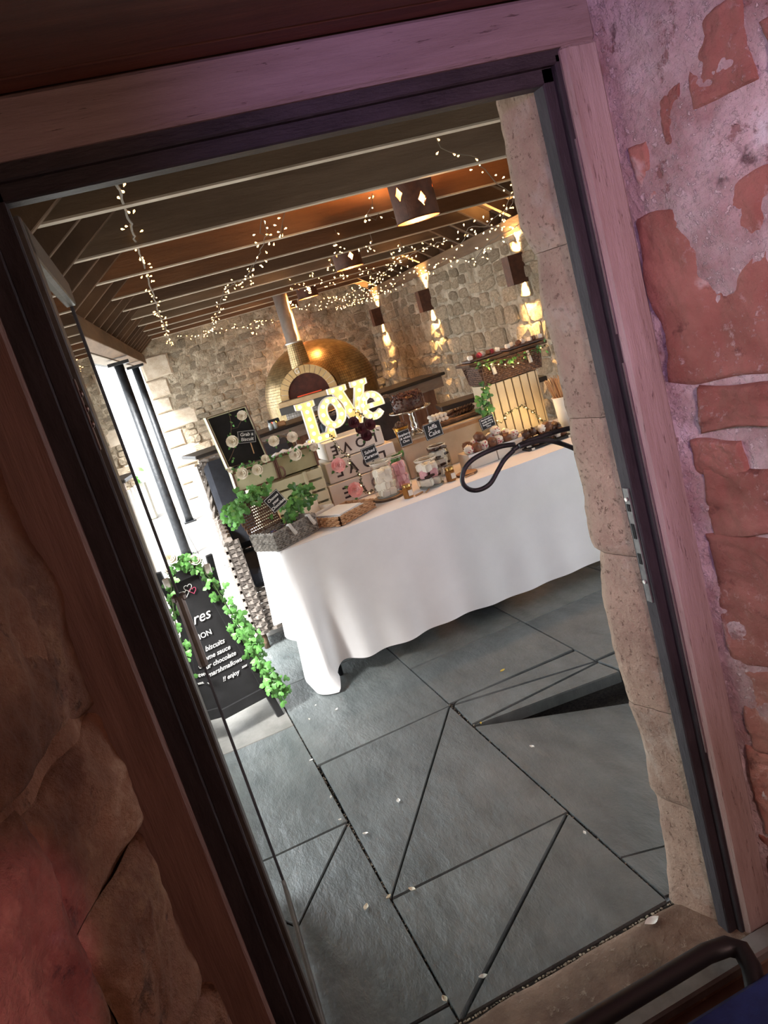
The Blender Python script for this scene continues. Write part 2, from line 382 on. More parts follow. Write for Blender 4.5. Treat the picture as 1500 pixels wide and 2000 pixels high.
def slab_grid(P0, U, Nn, W, Ht, nu, nv, amp, sc, seed=0, z0=0., thick=.0):
    def fn(a, b):
        p = P0+U*(W*a)+V((0, 0, z0+(Ht(W*a)-z0)*b)); d = nz(p, sc, seed)*amp+nz(p, sc*3.1, seed+9)*amp*.45
        return p+Nn*d
    mb = MB(); mb.grid(fn, nu, nv)
    return mb

# ------------------------------------------------------------ floor of flagstones
flo = struct('floor', 'riven blue-grey flagstone floor with gritty open joints')
def flag(poly, z=0., tilt=None, th=.05, mname='flagstone', m=slate):
    """poly: list of (x,y); shrunk for the joint, chamfered edge"""
    cx = sum(p[0] for p in poly)/len(poly); cy = sum(p[1] for p in poly)/len(poly); n = len(poly)
    def ins(d):
        out = []
        for i in range(n):
            a = V(poly[i-1]).to_2d(); b = V(poly[i]).to_2d(); c = V(poly[(i+1) % n]).to_2d()
            e1 = (b-a).normalized(); e2 = (c-b).normalized(); n1 = V((-e1.y, e1.x)); n2 = V((-e2.y, e2.x))
            bi = (n1+n2); bi = bi/max(.35, bi.length_squared)*2
            bi = bi/2*1.0; out.append(b+bi*d*1.0)
        return out
    area = sum(poly[i][0]*poly[(i+1) % n][1]-poly[(i+1) % n][0]*poly[i][1] for i in range(n))
    if area < 0: poly = poly[::-1]
    g = .0045
    A = ins(g); B = ins(g+.004)
    zf = (lambda x, y: 0.) if tilt is None else tilt
    # top subdivided fan rows for riven relief
    mb = MB(); vs = [(p.x, p.y, z-th+zf(p.x, p.y)) for p in A]+[(p.x, p.y, z-.006+zf(p.x, p.y)) for p in A]+[(p.x, p.y, z+zf(p.x, p.y)+nz((p.x, p.y, 0), 5)*.002) for p in B]
    fs = [(i, (i+1) % n, (i+1) % n+n, i+n) for i in range(n)]+[(i+n, (i+1) % n+n, (i+1) % n+2*n, i+2*n) for i in range(n)]+[tuple(range(2*n, 3*n))]
    mb.add(vs, fs); return obj(mname, mb, daylit if ((cx < .2 and cy > 4.2) or (cx < .6 and cy > 4.7)) else (halflit if (cx < .2 and cy > 3.5) else m), flo)
XC = [.262, .897, 1.545, 2.18, 2.82, 3.46, 4.1]
# column between x=.262 and .897
def wob(x, y): return (x+nz((x, y, 1), 3)*.006, y+nz((x, y, 5), 3)*.006)
x0, x1 = .262, .897
flag([(x0, 2.089), wob(x1, 2.075), (x1-.004, 3.03)]); flag([(x0, 2.092), (x1-.008, 3.03), (x0+.01, 3.02)])
flag([(x0+.013, 1.585), (x1, 1.585), (x1-.004, 2.070)]); flag([(x0, 1.585), (x1-.008, 2.073), (x0, 2.085)])
rows_y = {0: [3.03, 3.94, 4.8, 5.7, 6.6, 7.5, 8.4, 9.3, 10.2, 11.1, 12.0]}
for a, b in zip(rows_y[0][:-1], rows_y[0][1:]): flag([(x0, a), (x1, a), (x1, b), (x0, b)])
# column to the left x -.38..0.262
xl = -.38
flag([(xl, 1.69), (-.03, 2.165), (x0-.004, 2.560), (xl, 2.565)]); flag([(xl, 1.645), (x0, 1.645), (x0, 2.556), (-.03, 2.160), (xl, 1.684)])
flag([(x0, 1.58), (x0, 1.64), (xl, 1.64), (xl, 1.58)])
for a, b in zip([2.565, 3.47, 4.4, 5.3, 6.2, 7.1, 8.0, 8.9, 9.8, 10.7, 11.6], [3.47, 4.4, 5.3, 6.2, 7.1, 8.0, 8.9, 9.8, 10.7, 11.6, 12.5]): flag([(xl, a), (x0, a), (x0, b), (xl, b)])
# column right x .897..1.545 : the near slabs dip away to the right below a wedge-shaped step
dip = lambda x, y: -max(0., (x-.90))*.17
flag([(x1, 1.60), (1.545, 1.60), (1.545, 1.72), (x1, 1.797)], tilt=dip); flag([(x1, 1.797), (1.545, 1.72), (1.56, 2.62), (x1, 2.79)], tilt=dip)
flag([(1.545, 1.60), (2.2, 1.60), (2.2, 2.5), (1.56, 2.62)], tilt=dip)
flag([(x1, 2.80), (1.56, 2.70), (1.545, 2.84)]); flag([(x1, 2.815), (1.545, 2.85), (x1+.01, 3.02)])
flag([(x1+.01, 3.03), (1.545, 2.86), (1.545, 3.02), (x1+.05, 3.045)])
flag([(x1, 3.05), (1.545, 3.04), (1.545, 3.54), (x1, 3.53)]); 
for a, b in zip([3.54, 4.2, 5.1, 6.0, 6.9, 7.8, 8.7, 9.6, 10.5, 11.4], [4.2, 5.1, 6.0, 6.9, 7.8, 8.7, 9.6, 10.5, 11.4, 12.3]): flag([(x1, a), (1.545, a), (1.545, b), (x1, b)])
flag([(1.57, 2.70), (2.2, 2.60), (2.2, 2.80), (1.55, 2.86)])
for i in range(2, 6):
    ys = [2.87 if i == 2 else 1.6] + [3.5+.9*k+(.3 if i % 2 else 0) for k in range(10)]
    for a, b in zip(ys[:-1], ys[1:]): flag([(XC[i], a), (XC[i+1], a), (XC[i+1], b), (XC[i], b)])
for i in range(5):
    xa, xb = xl-.64*(i+1), xl-.64*i
    for k in range(12):
        a = 1.58+.9*k-(.4 if i % 2 else .1); flag([(xa, max(a, 1.58)), (xb, max(a, 1.58)), (xb, a+.9), (xa, a+.9)])
mb = MB(); mb.box((.5, 7.2, -.075), (9, 11.3, .1)); mb.v = [(x, y, z-(.25 if (x > 3 and y < 2) else 0)) for x, y, z in mb.v]
jb = obj('joint_bed', mb, joint_m, flo)
# wider court beyond
mb = MB(); mb.box((-7, 8, -.06), (10, 16, .1)); mb.box((0, 14.5, -.06), (24, 5, .1)); obj('outer_paving', mb, mat('pale_paving', (.42, .42, .42), (.5, .5, .5), 2, .8), flo)
# grit and debris lying in the open joints
def grit(seg, n, m, name, w=.006, lab=None):
    rd = random.Random(3+n); mb = MB()
    for _ in range(n):
        t = rd.random()**.8; x = seg[0][0]+(seg[1][0]-seg[0][0])*t+rd.gauss(0, w); y = seg[0][1]+(seg[1][1]-seg[0][1])*t; r = rd.uniform(.0015, .0042)
        mb.ball((x, y, -.014+rd.uniform(0, .010)), r, 5, 3, (1, rd.uniform(.7, 1.4), .7), None)
    return obj(name, mb, m, flo, kind='stuff', label=lab)
grit(((.262, 1.5), (.255, 3.95)), 700, pebble, 'joint_grit', .0055, 'loose grit and small pebbles in the widest joint')
grit(((.262, 1.5), (.255, 3.95)), 500, joint_m, 'joint_grit', .009)
grit(((.897, 1.6), (.897, 3.3)), 500, joint_m, 'joint_grit', .008)
grit(((.897, 1.6), (.897, 3.3)), 160, pebble, 'joint_grit', .005)

# ------------------------------------------------------------ the barn: beams, rafters, ties
XB = lambda Y: -.46+.09*Y      # inner edge of the left wall plate
XW = lambda Y: 2.95+.0855*Y    # face of the right wall
Bd = V((.09, 1, 0)).normalized(); Bw = V((.0855, 1, 0)).normalized()
cei = struct('ceiling', 'open timber roof of horizontal ties and sloping rafters')
def beam(a, b, w, h, name, m, parent=cei, top=0.):
    a = V(a); b = V(b); d = b-a; L = d.length; y = d.normalized(); x = y.cross(V((0, 0, 1))).normalized(); z = x.cross(y)
    mb = MB(); mb.box((0, L/2, 0), (w, L, h), frameM(a, x, y, z), bev=.004); return obj(name, mb, m, parent)
YB0, YB1 = 1.9, 11.7
beam((XB(YB0)-.07, YB0, 2.115), (XB(YB1)-.07, YB1, 2.115), .14, .13, 'wall_plate', beamm)
beam((XB(YB0)-.22, YB0, 2.075), (XB(YB1)-.22, YB1, 2.075), .14, .06, 'soffit_board', mat('pale_soffit', (.34, .29, .24), (.45, .40, .34), 5, .8))
beam((XW(YB0)+.07, YB0, 2.115), (XW(11.8)+.07, 11.8, 2.115), .16, .13, 'wall_plate', beamm)
ties_Y = [2.17+.865*k for k in range(0, 12)]
slope = .70
for k, Y in enumerate(ties_Y):
    xa = -.32+.097*Y-.02; xb = XW(Y)-.10
    m = tiem[[0, 0, 0, 1, 1, 2, 0, 0, 1, 2, 1, 1][k]]
    if Y > 11.5: continue
    beam((xa, Y+.022, 2.40), (xb, Y+.022, 2.40), .044, .20, 'tie_joist', m)
    mb = MB(); mb.box(((xa+xb)/2, Y+.022, 2.298), (xb-xa, .046, .008)); obj('tie_edge', mb, mat('painted_floor_bounce', (.42, .35, .27), (.58, .50, .40), 6, .8), cei)  # underside strip paled to paint daylight bounced off the floor
for k in range(23):
    Y = 2.17+.4325*k
    if Y > 11.6: break
    XL = XB(Y); XR = XW(Y); xm = (XL+XR)/2; zr = 2.19+slope*(xm-XL)
    for (xs, s) in ((XL, 1), (XR, -1)):
        a = V((xs-.22*s, Y-.022, 2.19-.22*slope+.06)); b = V((xm, Y-.022, zr+.06)); beam(a, b, .042, .11, 'rafter', rafm)
nb = 12
for s in (-1, 1):
    for j in range(nb):
        t0, t1 = j/nb, (j+1)/nb-.004
        def P(Y, t, dz):
            XL, XR = XB(Y), XW(Y); xm = (XL+XR)/2; hw = (XR-XL)/2+.34
            x = xm-s*hw*(1-t); return V((x, Y, 2.19+slope*((XR-XL)/2-hw*(1-t))+.125+dz))
        mb = MB(); q = [P(1.60, t0, 0), P(1.60, t1, 0), P(12.3, t1, 0), P(12.3, t0, 0)]; q2 = [P(1.60, t0, .025), P(1.60, t1, .025), P(12.3, t1, .025), P(12.3, t0, .025)]
        mb.add(q+q2, [(0, 1, 2, 3), (7, 6, 5, 4), (0, 4, 5, 1), (1, 5, 6, 2), (2, 6, 7, 3), (3, 7, 4, 0)]); obj('roof_board', mb, roofb, cei)
# opaque slates over the boards
mb = MB()
for s in (-1, 1):
    def P(Y, t):
        XL, XR = XB(Y), XW(Y); xm = (XL+XR)/2; hw = (XR-XL)/2+.40; return V((xm-s*hw*(1-t), Y, 2.19+slope*((XR-XL)/2-hw*(1-t))+.17))
    mb.add([P(1.5, 0), P(1.5, 1), P(12.4, 1), P(12.4, 0)], [(0, 1, 2, 3)])
obj('roof_covering', mb, slate, cei)

# ------------------------------------------------------------ far wall and right wall
SM = [stone_mesh('stone', stoneF, 100+i, .35+.1*(i % 4)) for i in range(7)]
SR = [stone_mesh('stone', stoneR, 200+i, .3+.1*(i % 4)) for i in range(7)]
SD = stone_mesh('dressed', cutst, 301, 3.5, .12)
wf = struct('wall_far', 'rubble stone gable wall with patchy lime wash behind the oven')
P0 = V((.50, 11.90, 0)); P1 = V((4.1, 11.72, 0)); U = (P1-P0).normalized(); Wd = (P1-P0).length; Nn = V((U.y, -U.x, 0))
topf = lambda u: 2.2+min(u+.1, 3.6-u+.1)*.66
obj('mortar_face', slab_grid(P0, U, Nn, Wd, topf, 130, 100, .020, 7., 3), mortar, wf)
mb = MB(); mb.add([P0-Nn*.03, P1-Nn*.03, P1-Nn*.4, P0-Nn*.4]+[p+V((0, 0, 3.4)) for p in (P0-Nn*.03, P1-Nn*.03, P1-Nn*.4, P0-Nn*.4)], [(0, 1, 5, 4), (1, 2, 6, 5), (2, 3, 7, 6), (3, 0, 4, 7), (4, 5, 6, 7)]); obj('wall_core', mb, mortar, wf)
rd = random.Random(11)
n1 = rubble(wf, P0+U*.34-Nn*.02, U, Nn, Wd-.34, lambda u: 2.35, (.075, .15), (.12, .30), SM, .026, .060, rd, gap=.006, hi_f=.58)
z = 0.
for k, (h, w) in enumerate([(.24, .50), (.26, .28), (.30, .46), (.25, .26), (.27, .56), (.22, .25), (.27, .30), (.34, .42)]):
    inst(SD, 'quoin', wf, frameM(P0+U*(w/2)-Nn*.02+V((0, 0, z+h/2)), U*(w-.006), Nn*.045, V((0, 0, h-.012)))); z += h
wr = struct('wall_right', 'long rubble stone wall on the right lit by wall lights')
Y0 = 3.4; Q0 = V((XW(Y0)+.0, Y0, 0)); Q1 = V((XW(11.85), 11.85, 0)); U2 = (Q1-Q0).normalized(); W2 = (Q1-Q0).length; N2 = V((-U2.y, U2.x, 0))
obj('mortar_face', slab_grid(Q0, U2, N2, W2, lambda u: 2.06, 210, 60, .018, 6., 5), mortar, wr).data.flip_normals()
mb = MB(); mb.add([Q0-N2*.03, Q1-N2*.03, Q1-N2*.4, Q0-N2*.4]+[p+V((0, 0, 2.06)) for p in (Q0-N2*.03, Q1-N2*.03, Q1-N2*.4, Q0-N2*.4)], [(0, 1, 5, 4), (1, 2, 6, 5), (2, 3, 7, 6), (3, 0, 4, 7), (4, 5, 6, 7)]); obj('wall_core', mb, mortar, wr)
mb = MB(); mb.add([Q0+V((.1, 0, 2.0)), Q1+V((.1, 0, 2.0)), Q1+V((.1, 0, 3.6)), Q0+V((.1, 0, 3.6))], [(0, 1, 2, 3)]); obj('eave_board', mb, roofb, wr)
n2 = rubble(wr, Q0-N2*.02, U2, N2, W2, lambda u: 2.03, (.10, .20), (.16, .42), SR, .026, .055, rd, gap=.007)
print('stones', n1, n2)
# columns of the open left side
for (X, Y, zt) in ((.152, 7.99, 2.045), (.362, 10.0, 2.045)):
    t = thing('iron_column', 'black iron column standing '+('nearer, its foot behind the chalkboard' if Y < 9 else 'farther back, next to the far wall end'), 'column', (X, Y, 0), group='iron columns on the open side')
    mb = MB(); mb.lathe([(.052, .02), (.048, .10), (.044, 1.98)], (X, Y, 0), 16); obj('shaft', mb, steel_d, t, True)
    mb = MB(); mb.box((X, Y, .01), (.15, .15, .02), bev=.003); obj('base_plate', mb, steel_d, t)
    mb = MB(); mb.box((X, Y, 1.995), (.20, .20, .03), bev=.003); obj('cap_plate', mb, steel_d, t)

# ------------------------------------------------------------ the doorway wall, its reveal, frame and leaf
wn = struct('wall_door', 'thick stone wall holding the doorway')
mb = MB(); mb.box((-2.63, 1.51, 2.0), (5.0, .13, 4.2)); mb.box((2.55, 1.51, 2.0), (3.1, .13, 4.2)); mb.box((.44, 1.51, 3.1), (1.2, .13, 2.08)); obj('wall_core', mb, mortar, wn)
def rough_block(parent, M, w, h, d, m, seed, amp=.010, nu=22, nv=22, name='stone', rad=.03, sc=9., label=None, wavy=.0):
    def fn(a, b):
        x = (a-.5)*w; z = (b-.5)*h; ex = min(a, 1-a)*w; ez = min(b, 1-b)*h
        e = min(1, min(ex, ez)/rad); prof = math.sqrt(max(0, 1-(1-e)**2))
        n = nz((x, 0, z), sc, seed)*amp+nz((x, 3, z), sc*3, seed+5)*amp*.5+nz((x, 3, z), sc*8, seed+5)*amp*.2
        jx = nz((x, 7, z), 6, seed)*.012*(1 if wavy == 0 else wavy); jz = nz((x, 11, z), 6, seed)*.012*(1 if wavy == 0 else wavy)
        return V((x+jx, (d+n)*prof, z+jz))
    mb = MB(); mb.grid(fn, nu, nv); mb.v = [tuple(M @ V(v)) for v in mb.v]
    me_o = obj(name, mb, m, parent, True, label=label); return me_o
# outer reveal on the right: stacked sandstone blocks with a worn wavy arris
rv = struct('trim_reveal', 'stacked sandstone blocks of the doorway reveal with worn edges')
ZR = [0.0, .33, .60, 1.0, 1.33, 1.70, 2.03]
edge = [(.0, .905), (.05, .918), (.20, .928), (.318, .938), (.335, .926), (.434, .935), (.564, .926), (.60, .922), (.77, .915), (.90, .918), (.985, .934), (1.0, .938), (1.02, .926), (1.10, .926), (1.33, .936), (1.40, .940), (1.57, .936), (1.69, .95), (1.705, .944), (1.767, .928), (1.905, .935), (2.05, .943)]
def edx(z):
    for (a, x), (b, y) in zip(edge[:-1], edge[1:]):
        if a <= z <= b: return x+(y-x)*(z-a)/(b-a)
    return edge[-1][1] if z > 1 else edge[0][1]
for k in range(6):
    za, zb = ZR[k]+.0006, ZR[k+1]-.0006; mb = MB(); nv = 26
    def fn(a, b):
        z = za+(zb-za)*b; e = edx(z)-.012+nz((0, 0, z), 9, 4)*.007+nz((0, 0, z), 40, 4)*.003; q = min(1, min(b, 1-b)*(zb-za)/.010); ins_ = (1-math.sqrt(max(0, 1-(1-q)**2)))*.0025
        if a < .5:       # inner reveal face from the frame to the arris
            t = a/.5; y = 1.44+(1.575-1.44)*t; x = .955+(e-.955)*t**.8 if t < .9 else e+.0
            x += nz((0, y, z), 16, 3)*.006+nz((0, y, z), 50, 3)*.0025
        else:
            t = (a-.5)/.5; y = 1.58+.012*math.sin(t*PI/2)+nz((t, 1, z), 8, k)*.005; x = e+.006+t*.30
        return V((x+ins_, y-ins_*(a > .5), z))
    mb.grid(fn, 16, nv); obj('stone_block', mb, revst, rv, True)
# stone threshold
mb = MB()
def fn(a, b):
    x = -.22+1.32*a; y = 1.30+.275*b+nz((x, 0, 0), 5)*.006*(b > .9); e = min(b, 1-b)*.275/.02; e = min(1, e)
    return V((x, y, -.045+.055*math.sqrt(max(0, 1-(1-e)**2))+nz((x, y, 0), 9)*.006+nz((x, y, 2), 30)*.0025))
mb.grid(fn, 70, 20); obj('trim_threshold', mb, sillst, None, True); setst(bpy.data.objects['trim_threshold'], 'worn brown stone threshold with a chewed far edge')
obj('edge_grit', MB().box((.44, 1.580, -.020), (1.4, .022, .024)), joint_m, flo); grit(((-.1, 1.579), (.95, 1.579)), 420, pebble, 'joint_grit', .012)
# timber surround
tr = struct('trim_surround', 'weathered timber surround of the doorway')
def board(name, x0, x1, y0, y1, z0, z1, m, parent, bev=.004, wav=0., seed=0, n=30, axis='z', label=None):
    mb = MB(); mb.box(((x0+x1)/2, (y0+y1)/2, (z0+z1)/2), (x1-x0, y1-y0, z1-z0), bev=bev)
    return obj(name, mb, m, parent, label=label)
board('jamb_right', .972, 1.055, 1.375, 1.445, 0, 2.045, palet, tr, .008); board('jamb_left', -.30, -.118, 1.36, 1.445, 0, 2.045, brownt, tr, .006)
board('lintel', -.9, 1.052, 1.375, 1.445, 2.043, 2.132, lint, tr, .006)
door = struct('door_1', 'dark painted door frame with a glazed leaf standing open')
board('frame_jamb', .938, .968, 1.405, 1.445, 0, 2.02, darkf, door, .003); board('frame_jamb', .962, .999, 1.388, 1.43, 0, 2.035, darkf, door, .003)
board('frame_jamb', -.085, -.050, 1.405, 1.445, 0, 2.02, darkf, door, .003); board('frame_jamb', -.121, -.083, 1.388, 1.43, 0, 2.035, darkf, door, .003)
board('frame_head', -.12, 1.0, 1.405, 1.445, 1.99, 2.025, darkh, door, .003); board('frame_head', -.12, 1.0, 1.388, 1.43, 2.018, 2.046, darkh, door, .003)
mb = MB()
for (za, zb) in ((1.50, 1.88), (.52, 1.44)): mb.box((.9685, 1.3865, (za+zb)/2), (.003, .004, zb-za))
obj('bead_line', mb, mat('worn_edge', (.16, .12, .12), (.22, .17, .16), 20, .6), door)
# strike plate
sp = obj('strike_plate', MB().box((.9365, 1.425, 1.04), (.004, .020, .27), bev=.001), mat('worn_plate', (.10, .09, .09), (.2, .19, .18), 30, .5, metallic=.3), door)
mb = MB()
for z, h in ((1.13, .016), (1.075, .035), (1.01, .025)): mb.box((.934, 1.425, z), (.002, .010, h))
obj('keeper_slot', mb, mat('black_hole', (.005, .005, .005), None, rough=.9), sp)
mb = MB(); [mb.lathe([(.0045, 0), (.0045, .003), (.001, .003)], (0, 0, 0), 10, T(.9335, 1.425, z) @ RY(-PI/2)) for z in (.955, 1.15)]; obj('screw', mb, steel, sp)
# hinge with three screws on the left jamb
hg = obj('hinge', MB().box((-.0485, 1.425, 1.645), (.003, .030, .125), bev=.001), mat('hinge_brown', (.10, .06, .055), None, rough=.4, metallic=.6), door)
for z in (1.681, 1.655, 1.628):
    obj('screw', MB().lathe([(.0065, 0), (.0065, .002), (.0035, .004), (.001, .0045)], (0, 0, 0), 12, T(-.047, 1.422, z) @ RY(PI/2)), mat('hinge_screw', (.16, .10, .09), None, rough=.3, metallic=.8), hg, True)
# the open leaf: hinge line at (-.055,1.47) out to (-.022,2.33)
A0 = V((-.058, 1.47, 0)); A1 = V((-.0225, 2.33, 0)); LU = (A1-A0).normalized(); LN = V((LU.y, -LU.x, 0)); LM = frameM(A0, LU, LN, V((0, 0, 1))); LW = (A1-A0).length
leaf_s = obj('hinge_stile', MB().box((.035, 0, 1.0), (.07, .036, 1.97), LM, .003), mat('leaf_paint', (.05, .04, .035), (.09, .075, .065), 8, .45, .3, 30), door)
leafc = mat('leaf_paint', (.05,)*3)
obj('stile', MB().box((LW-.012, 0, 1.0), (.024, .016, 1.97), LM, .002), darkf, door)
obj('top_rail', MB().box((LW/2, 0, 1.955), (LW-.04, .036, .06), LM, .003), leafc, door)
obj('bottom_rail', MB().box((LW/2, 0, .045), (LW-.04, .020, .06), LM, .003), leafc, door)
obj('glass_pane', MB().box((LW/2, 0, 1.0), (LW-.10, .008, 1.86), LM), paneg, door)
hd = obj('handle_plate', MB().box((LW-.012, .0, .955), (.032, .036, .235), LM, .008), mat('bronze_handle', (.09, .06, .05), (.14, .10, .085), 20, .4, metallic=.5), door)
obj('handle_knob', MB().box((LW-.012, .0, 1.065), (.026, .050, .028), LM, .008), MATS['bronze_handle'], hd)

# interior splayed sides, soffit and the dark room
wi = struct('wall_inner_right', 'splayed red sandstone wall patched with pale mortar right of the doorway')
S0 = V((1.050, 1.405, 0)); S1 = V((1.36, .45, 0)); SU = (S1-S0).normalized(); SN = V((SU.y, -SU.x, 0)); SN = SN if SN.x < 0 else -SN
SW = 2.2
def fnr(a, b):
    u = SW*a; z = 2.45*b-.05; p = S0+SU*u+V((0, 0, z)); d = nz(p, 5, 2)*.016+nz(p, 17, 4)*.006+nz(p, 50, 4)*.0022
    return p+SN*(d+.006)+V((nz(p, 4, 8)*.0, 0, 0))
mb = MB(); mb.grid(fnr, 170, 190); obj('plaster', mb, pinkpl, wi, True)
stones_r = [(.035, .40, 1.375, 1.70), (.45, .9, 1.36, 1.72), (.10, .26, 1.26, 1.35), (.30, .50, 1.20, 1.33), (.055, .17, 1.175, 1.235), (.075, .35, 1.055, 1.165), (.38, .8, 1.02, 1.17), (.055, .40, .735, 1.025), (.43, .9, .70, .99),
            (.07, .26, .52, .715), (.29, .7, .50, .68), (.05, .34, .27, .50), (.36, .8, .25, .48), (.04, .28, .02, .25), (.30, .8, .0, .23), (.20, .30, 1.86, 1.98), (.13, .17, 1.80, 1.90), (.33, .52, 1.80, 1.93), (.06, .085, 1.75, 1.82)]
for k, (a, b, za, zb) in enumerate(stones_r):
    M = frameM(S0+SU*((a+b)/2)+V((0, 0, (za+zb)/2))+SN*-.004, SU, SN, V((0, 0, 1)))
    rough_block(wi, M, b-a+.02, zb-za+.02, .0150, pinkst, k+3, .010, 44, 44, rad=.010, wavy=2.4, sc=13.)
wl = struct('wall_inner_left', 'craggy brown stone wall left of the doorway')
T0 = V((-.205, 1.372, 0)); T1 = V((-.60, .45, 0)); TU = (T1-T0).normalized(); TN = V((TU.y, -TU.x, 0)); TN = TN if TN.x > 0 else -TN
def fnl(a, b):
    u = 2.2*a-.01; z = 2.45*b-.05; p = T0+TU*u+V((0, 0, z)); d = nz(p, 3.2, 12)*.045+nz((p.x, p.y, p.z*.5), 9, 14)*.018+nz(p, 28, 14)*.005
    k = min(1, u/.10)
    return p+TN*(d*k-.01)
mb = MB(); mb.grid(fnl, 170, 190); obj('plaster', mb, brownst, wl, True)
for k, (a, b, za, zb) in enumerate([(-.005, .34, 1.19, 1.75), (.0, .30, .95, 1.175), (.015, .26, .62, .935), (.27, .75, .80, 1.165), (.0, .32, .25, .60), (.36, .9, 1.20, 1.7), (.30, .8, .35, .78), (0.01, .5, .0, .24)]):
    M = frameM(T0+TU*((a+b)/2)+V((0, 0, (za+zb)/2))-TN*.004, -TU, TN, V((0, 0, 1)))
    rough_block(wl, M, b-a, zb-za, .030, brownst, 40+k, .022, 44, 44, rad=.05, sc=6, wavy=2.)
so = struct('ceiling_soffit', 'dark red-brown boards over the doorway')
ys = [1.385, 1.325, 1.06, .80, .54, .28, .02, -.24, -.5, -.76]
for a, b in zip(ys[:-1], ys[1:]): board('soffit_board', -1.2, 2.0, b+.002, a-.002, 2.135, 2.16, soff, so, .003)
rm = struct('wall_back', 'plain walls of the dark room behind the viewer')
drk = mat('dark_plaster', (.20, .12, .10), (.28, .17, .14), 3, .9)
mb = MB(); mb.box((0, -3.0, 1.2), (5.2, .1, 3.0)); mb.box((-2.4, -.8, 1.2), (.1, 4.5, 3.0)); mb.box((2.6, -.8, 1.2), (.1, 4.5, 3.0)); mb.box((0, -.8, 2.62), (5.4, 4.6, .1)); obj('room_shell', mb, drk, rm)
mb = MB(); mb.box((-1.2, 1.43, 1.3), (2.1, .03, 2.8)); mb.box((1.9, 1.43, 1.3), (1.7, .03, 2.8)); mb.box((.4, 1.43, 2.5), (1.4, .03, .75)); obj('room_shell', mb, drk, rm)
mb = MB(); mb.box((0, -.9, -.035), (5.0, 4.42, .05)); o = obj('floor_inner', mb, mat('inner_floor', (.10, .06, .04), (.20, .13, .09), 5, .6, .3, 20)); setst(o, 'brown floor inside the dark room')
o = obj('trim_sill', MB().box((.44, 1.335, .012), (1.35, .06, .03), bev=.006), mat('grey_sill', (.12, .11, .10), (.2, .19, .18), 12, .5)); setst(o, 'grey metal sill strip inside the threshold')

# ------------------------------------------------------------ the dressed table
TZ = .76
t = thing('buffet_table', 'folding table hidden under the long white cloth, one dark leg showing', 'table', (1.6, 4.09, 0))
obj('table_top', MB().box((1.6, 4.09, .735), (2.2, .80, .03), bev=.004), mat('table_grey', (.3, .3, .3), (.36, .36, .36), 5), t)
for (x, y) in ((.60, 3.80), (2.60, 3.80), (.60, 4.40), (2.60, 4.40)):
    obj('leg', MB().tube([(x, y, 0), (x+(.02 if x < 1 else -.02), y, .72)], .014, 8), steel_d, t, True)
def cloth_mesh():
    xa, xb, yf, yb = .475, 2.80, 3.675, 4.50; R = .035
    path = []   # (pos, outward, s)
    n1, n2, nc = 40, 170, 10
    for i in range(n1): y = yb+(yf+R-yb)*i/n1; path.append((V((xa, y, 0)), V((-1, 0, 0)), -(y-yf)))
    for i in range(nc): a = PI/2*i/nc; path.append((V((xa+R-R*math.cos(a), yf+R-R*math.sin(a), 0)), V((-math.cos(a), -math.sin(a), 0)), 0))
    for i in range(n2+1): x = xa+R+(xb-xa-R)*(i/n2)**1.15; path.append((V((x, yf, 0)), V((0, -1, 0)), x-xa))
    rows = 34; vs = []; fs = []
    for j in range(rows+1):
        t = j/rows
        for (p, o, s) in path:
            d = abs(s); w = math.exp(-(d/(.075 if s > 0 else .10))**2)
            hem = .105+.012*math.sin(s*3+.5) if s > 0 else .20+.05*math.sin(s*9)
            if s > 0: hem -= .02*math.exp(-((s-.35)/.3)**2)
            hem = hem*(1-w)+.008*w
            drop = TZ+.003-hem; z = TZ+.003-drop*t-(.0 if t > 0 else 0)
            amp = (.030 if s < .05 else .030*math.exp(-s/.50)+.0045)*t**1.3
            fold = amp*(math.sin(s*26+1.2)+.5*math.sin(s*11+2)) if s > .10 else amp*1.2*math.sin(s*30+.6)
            out = .004+.035*t*w+fold+ .02*t
            if s > .0: out -= .055*t*math.exp(-((s-.17)/.06)**2)
            if s < 0: out -= .05*t*math.exp(-((s+.15)/.05)**2)
            q = p+o*out+V((0, 0, z))
            if w > .3 and t > .9: q = q+V((.05*(t-.9)*8*w, -.02*(t-.9)*w, 0))
            vs.append(q)
    n = len(path)
    for j in range(rows):
        for i in range(n-1): fs.append((j*n+i, (j+1)*n+i, (j+1)*n+i+1, j*n+i+1))
    mb = MB(); mb.add(vs, fs)
    mb.grid(lambda a, b: V((xa-.003+(xb-xa+.003)*a, yf-.003+(yb-yf)*b, TZ+.003+nz((a*4, b*2, 0), 2)*.0012)), 60, 20)
    return mb
c = obj('tablecloth', cloth_mesh(), cloth, None, True); tag(c, 'long white cloth covering the buffet table, one corner trailing on the flagstones', 'tablecloth')
hm = MB(); 
def weave(mb, P, U, Vv, N, W, Hh, rows, cols, r=.004, bulge=None, taper=0., fillf=.56):
    """horizontal strands passing in front of and behind upright stakes"""
    P, U, Vv, N = V(P), V(U).normalized(), V(Vv).normalized(), V(N).normalized()
    bf = bulge or (lambda a, b: 0.)
    for j in range(rows):
        b = (j+.5)/rows; pts = []
        ww = W*(1+taper*b)
        for i in range(cols+1):
            a = i/cols; sgn = 1 if (i+j) % 2 else -1
            pts.append(P+U*(W/2+(a-.5)*ww)+Vv*(Hh*b)+N*(sgn*r*1.1+bf(a, b)))
        mb.tube(pts, Hh/rows*fillf, 4, caps=False)
    for i in range(cols+1):
        a = i/cols; mb.tube([P+U*(W/2+(a-.5)*W)+N*bf(a, 0), P+U*(W/2+(a-.5)*W*(1+taper))+Vv*Hh+N*bf(a, 1)], r*.7, 4, caps=False)
    # dark backing so the far side does not shine through everywhere
    return mb
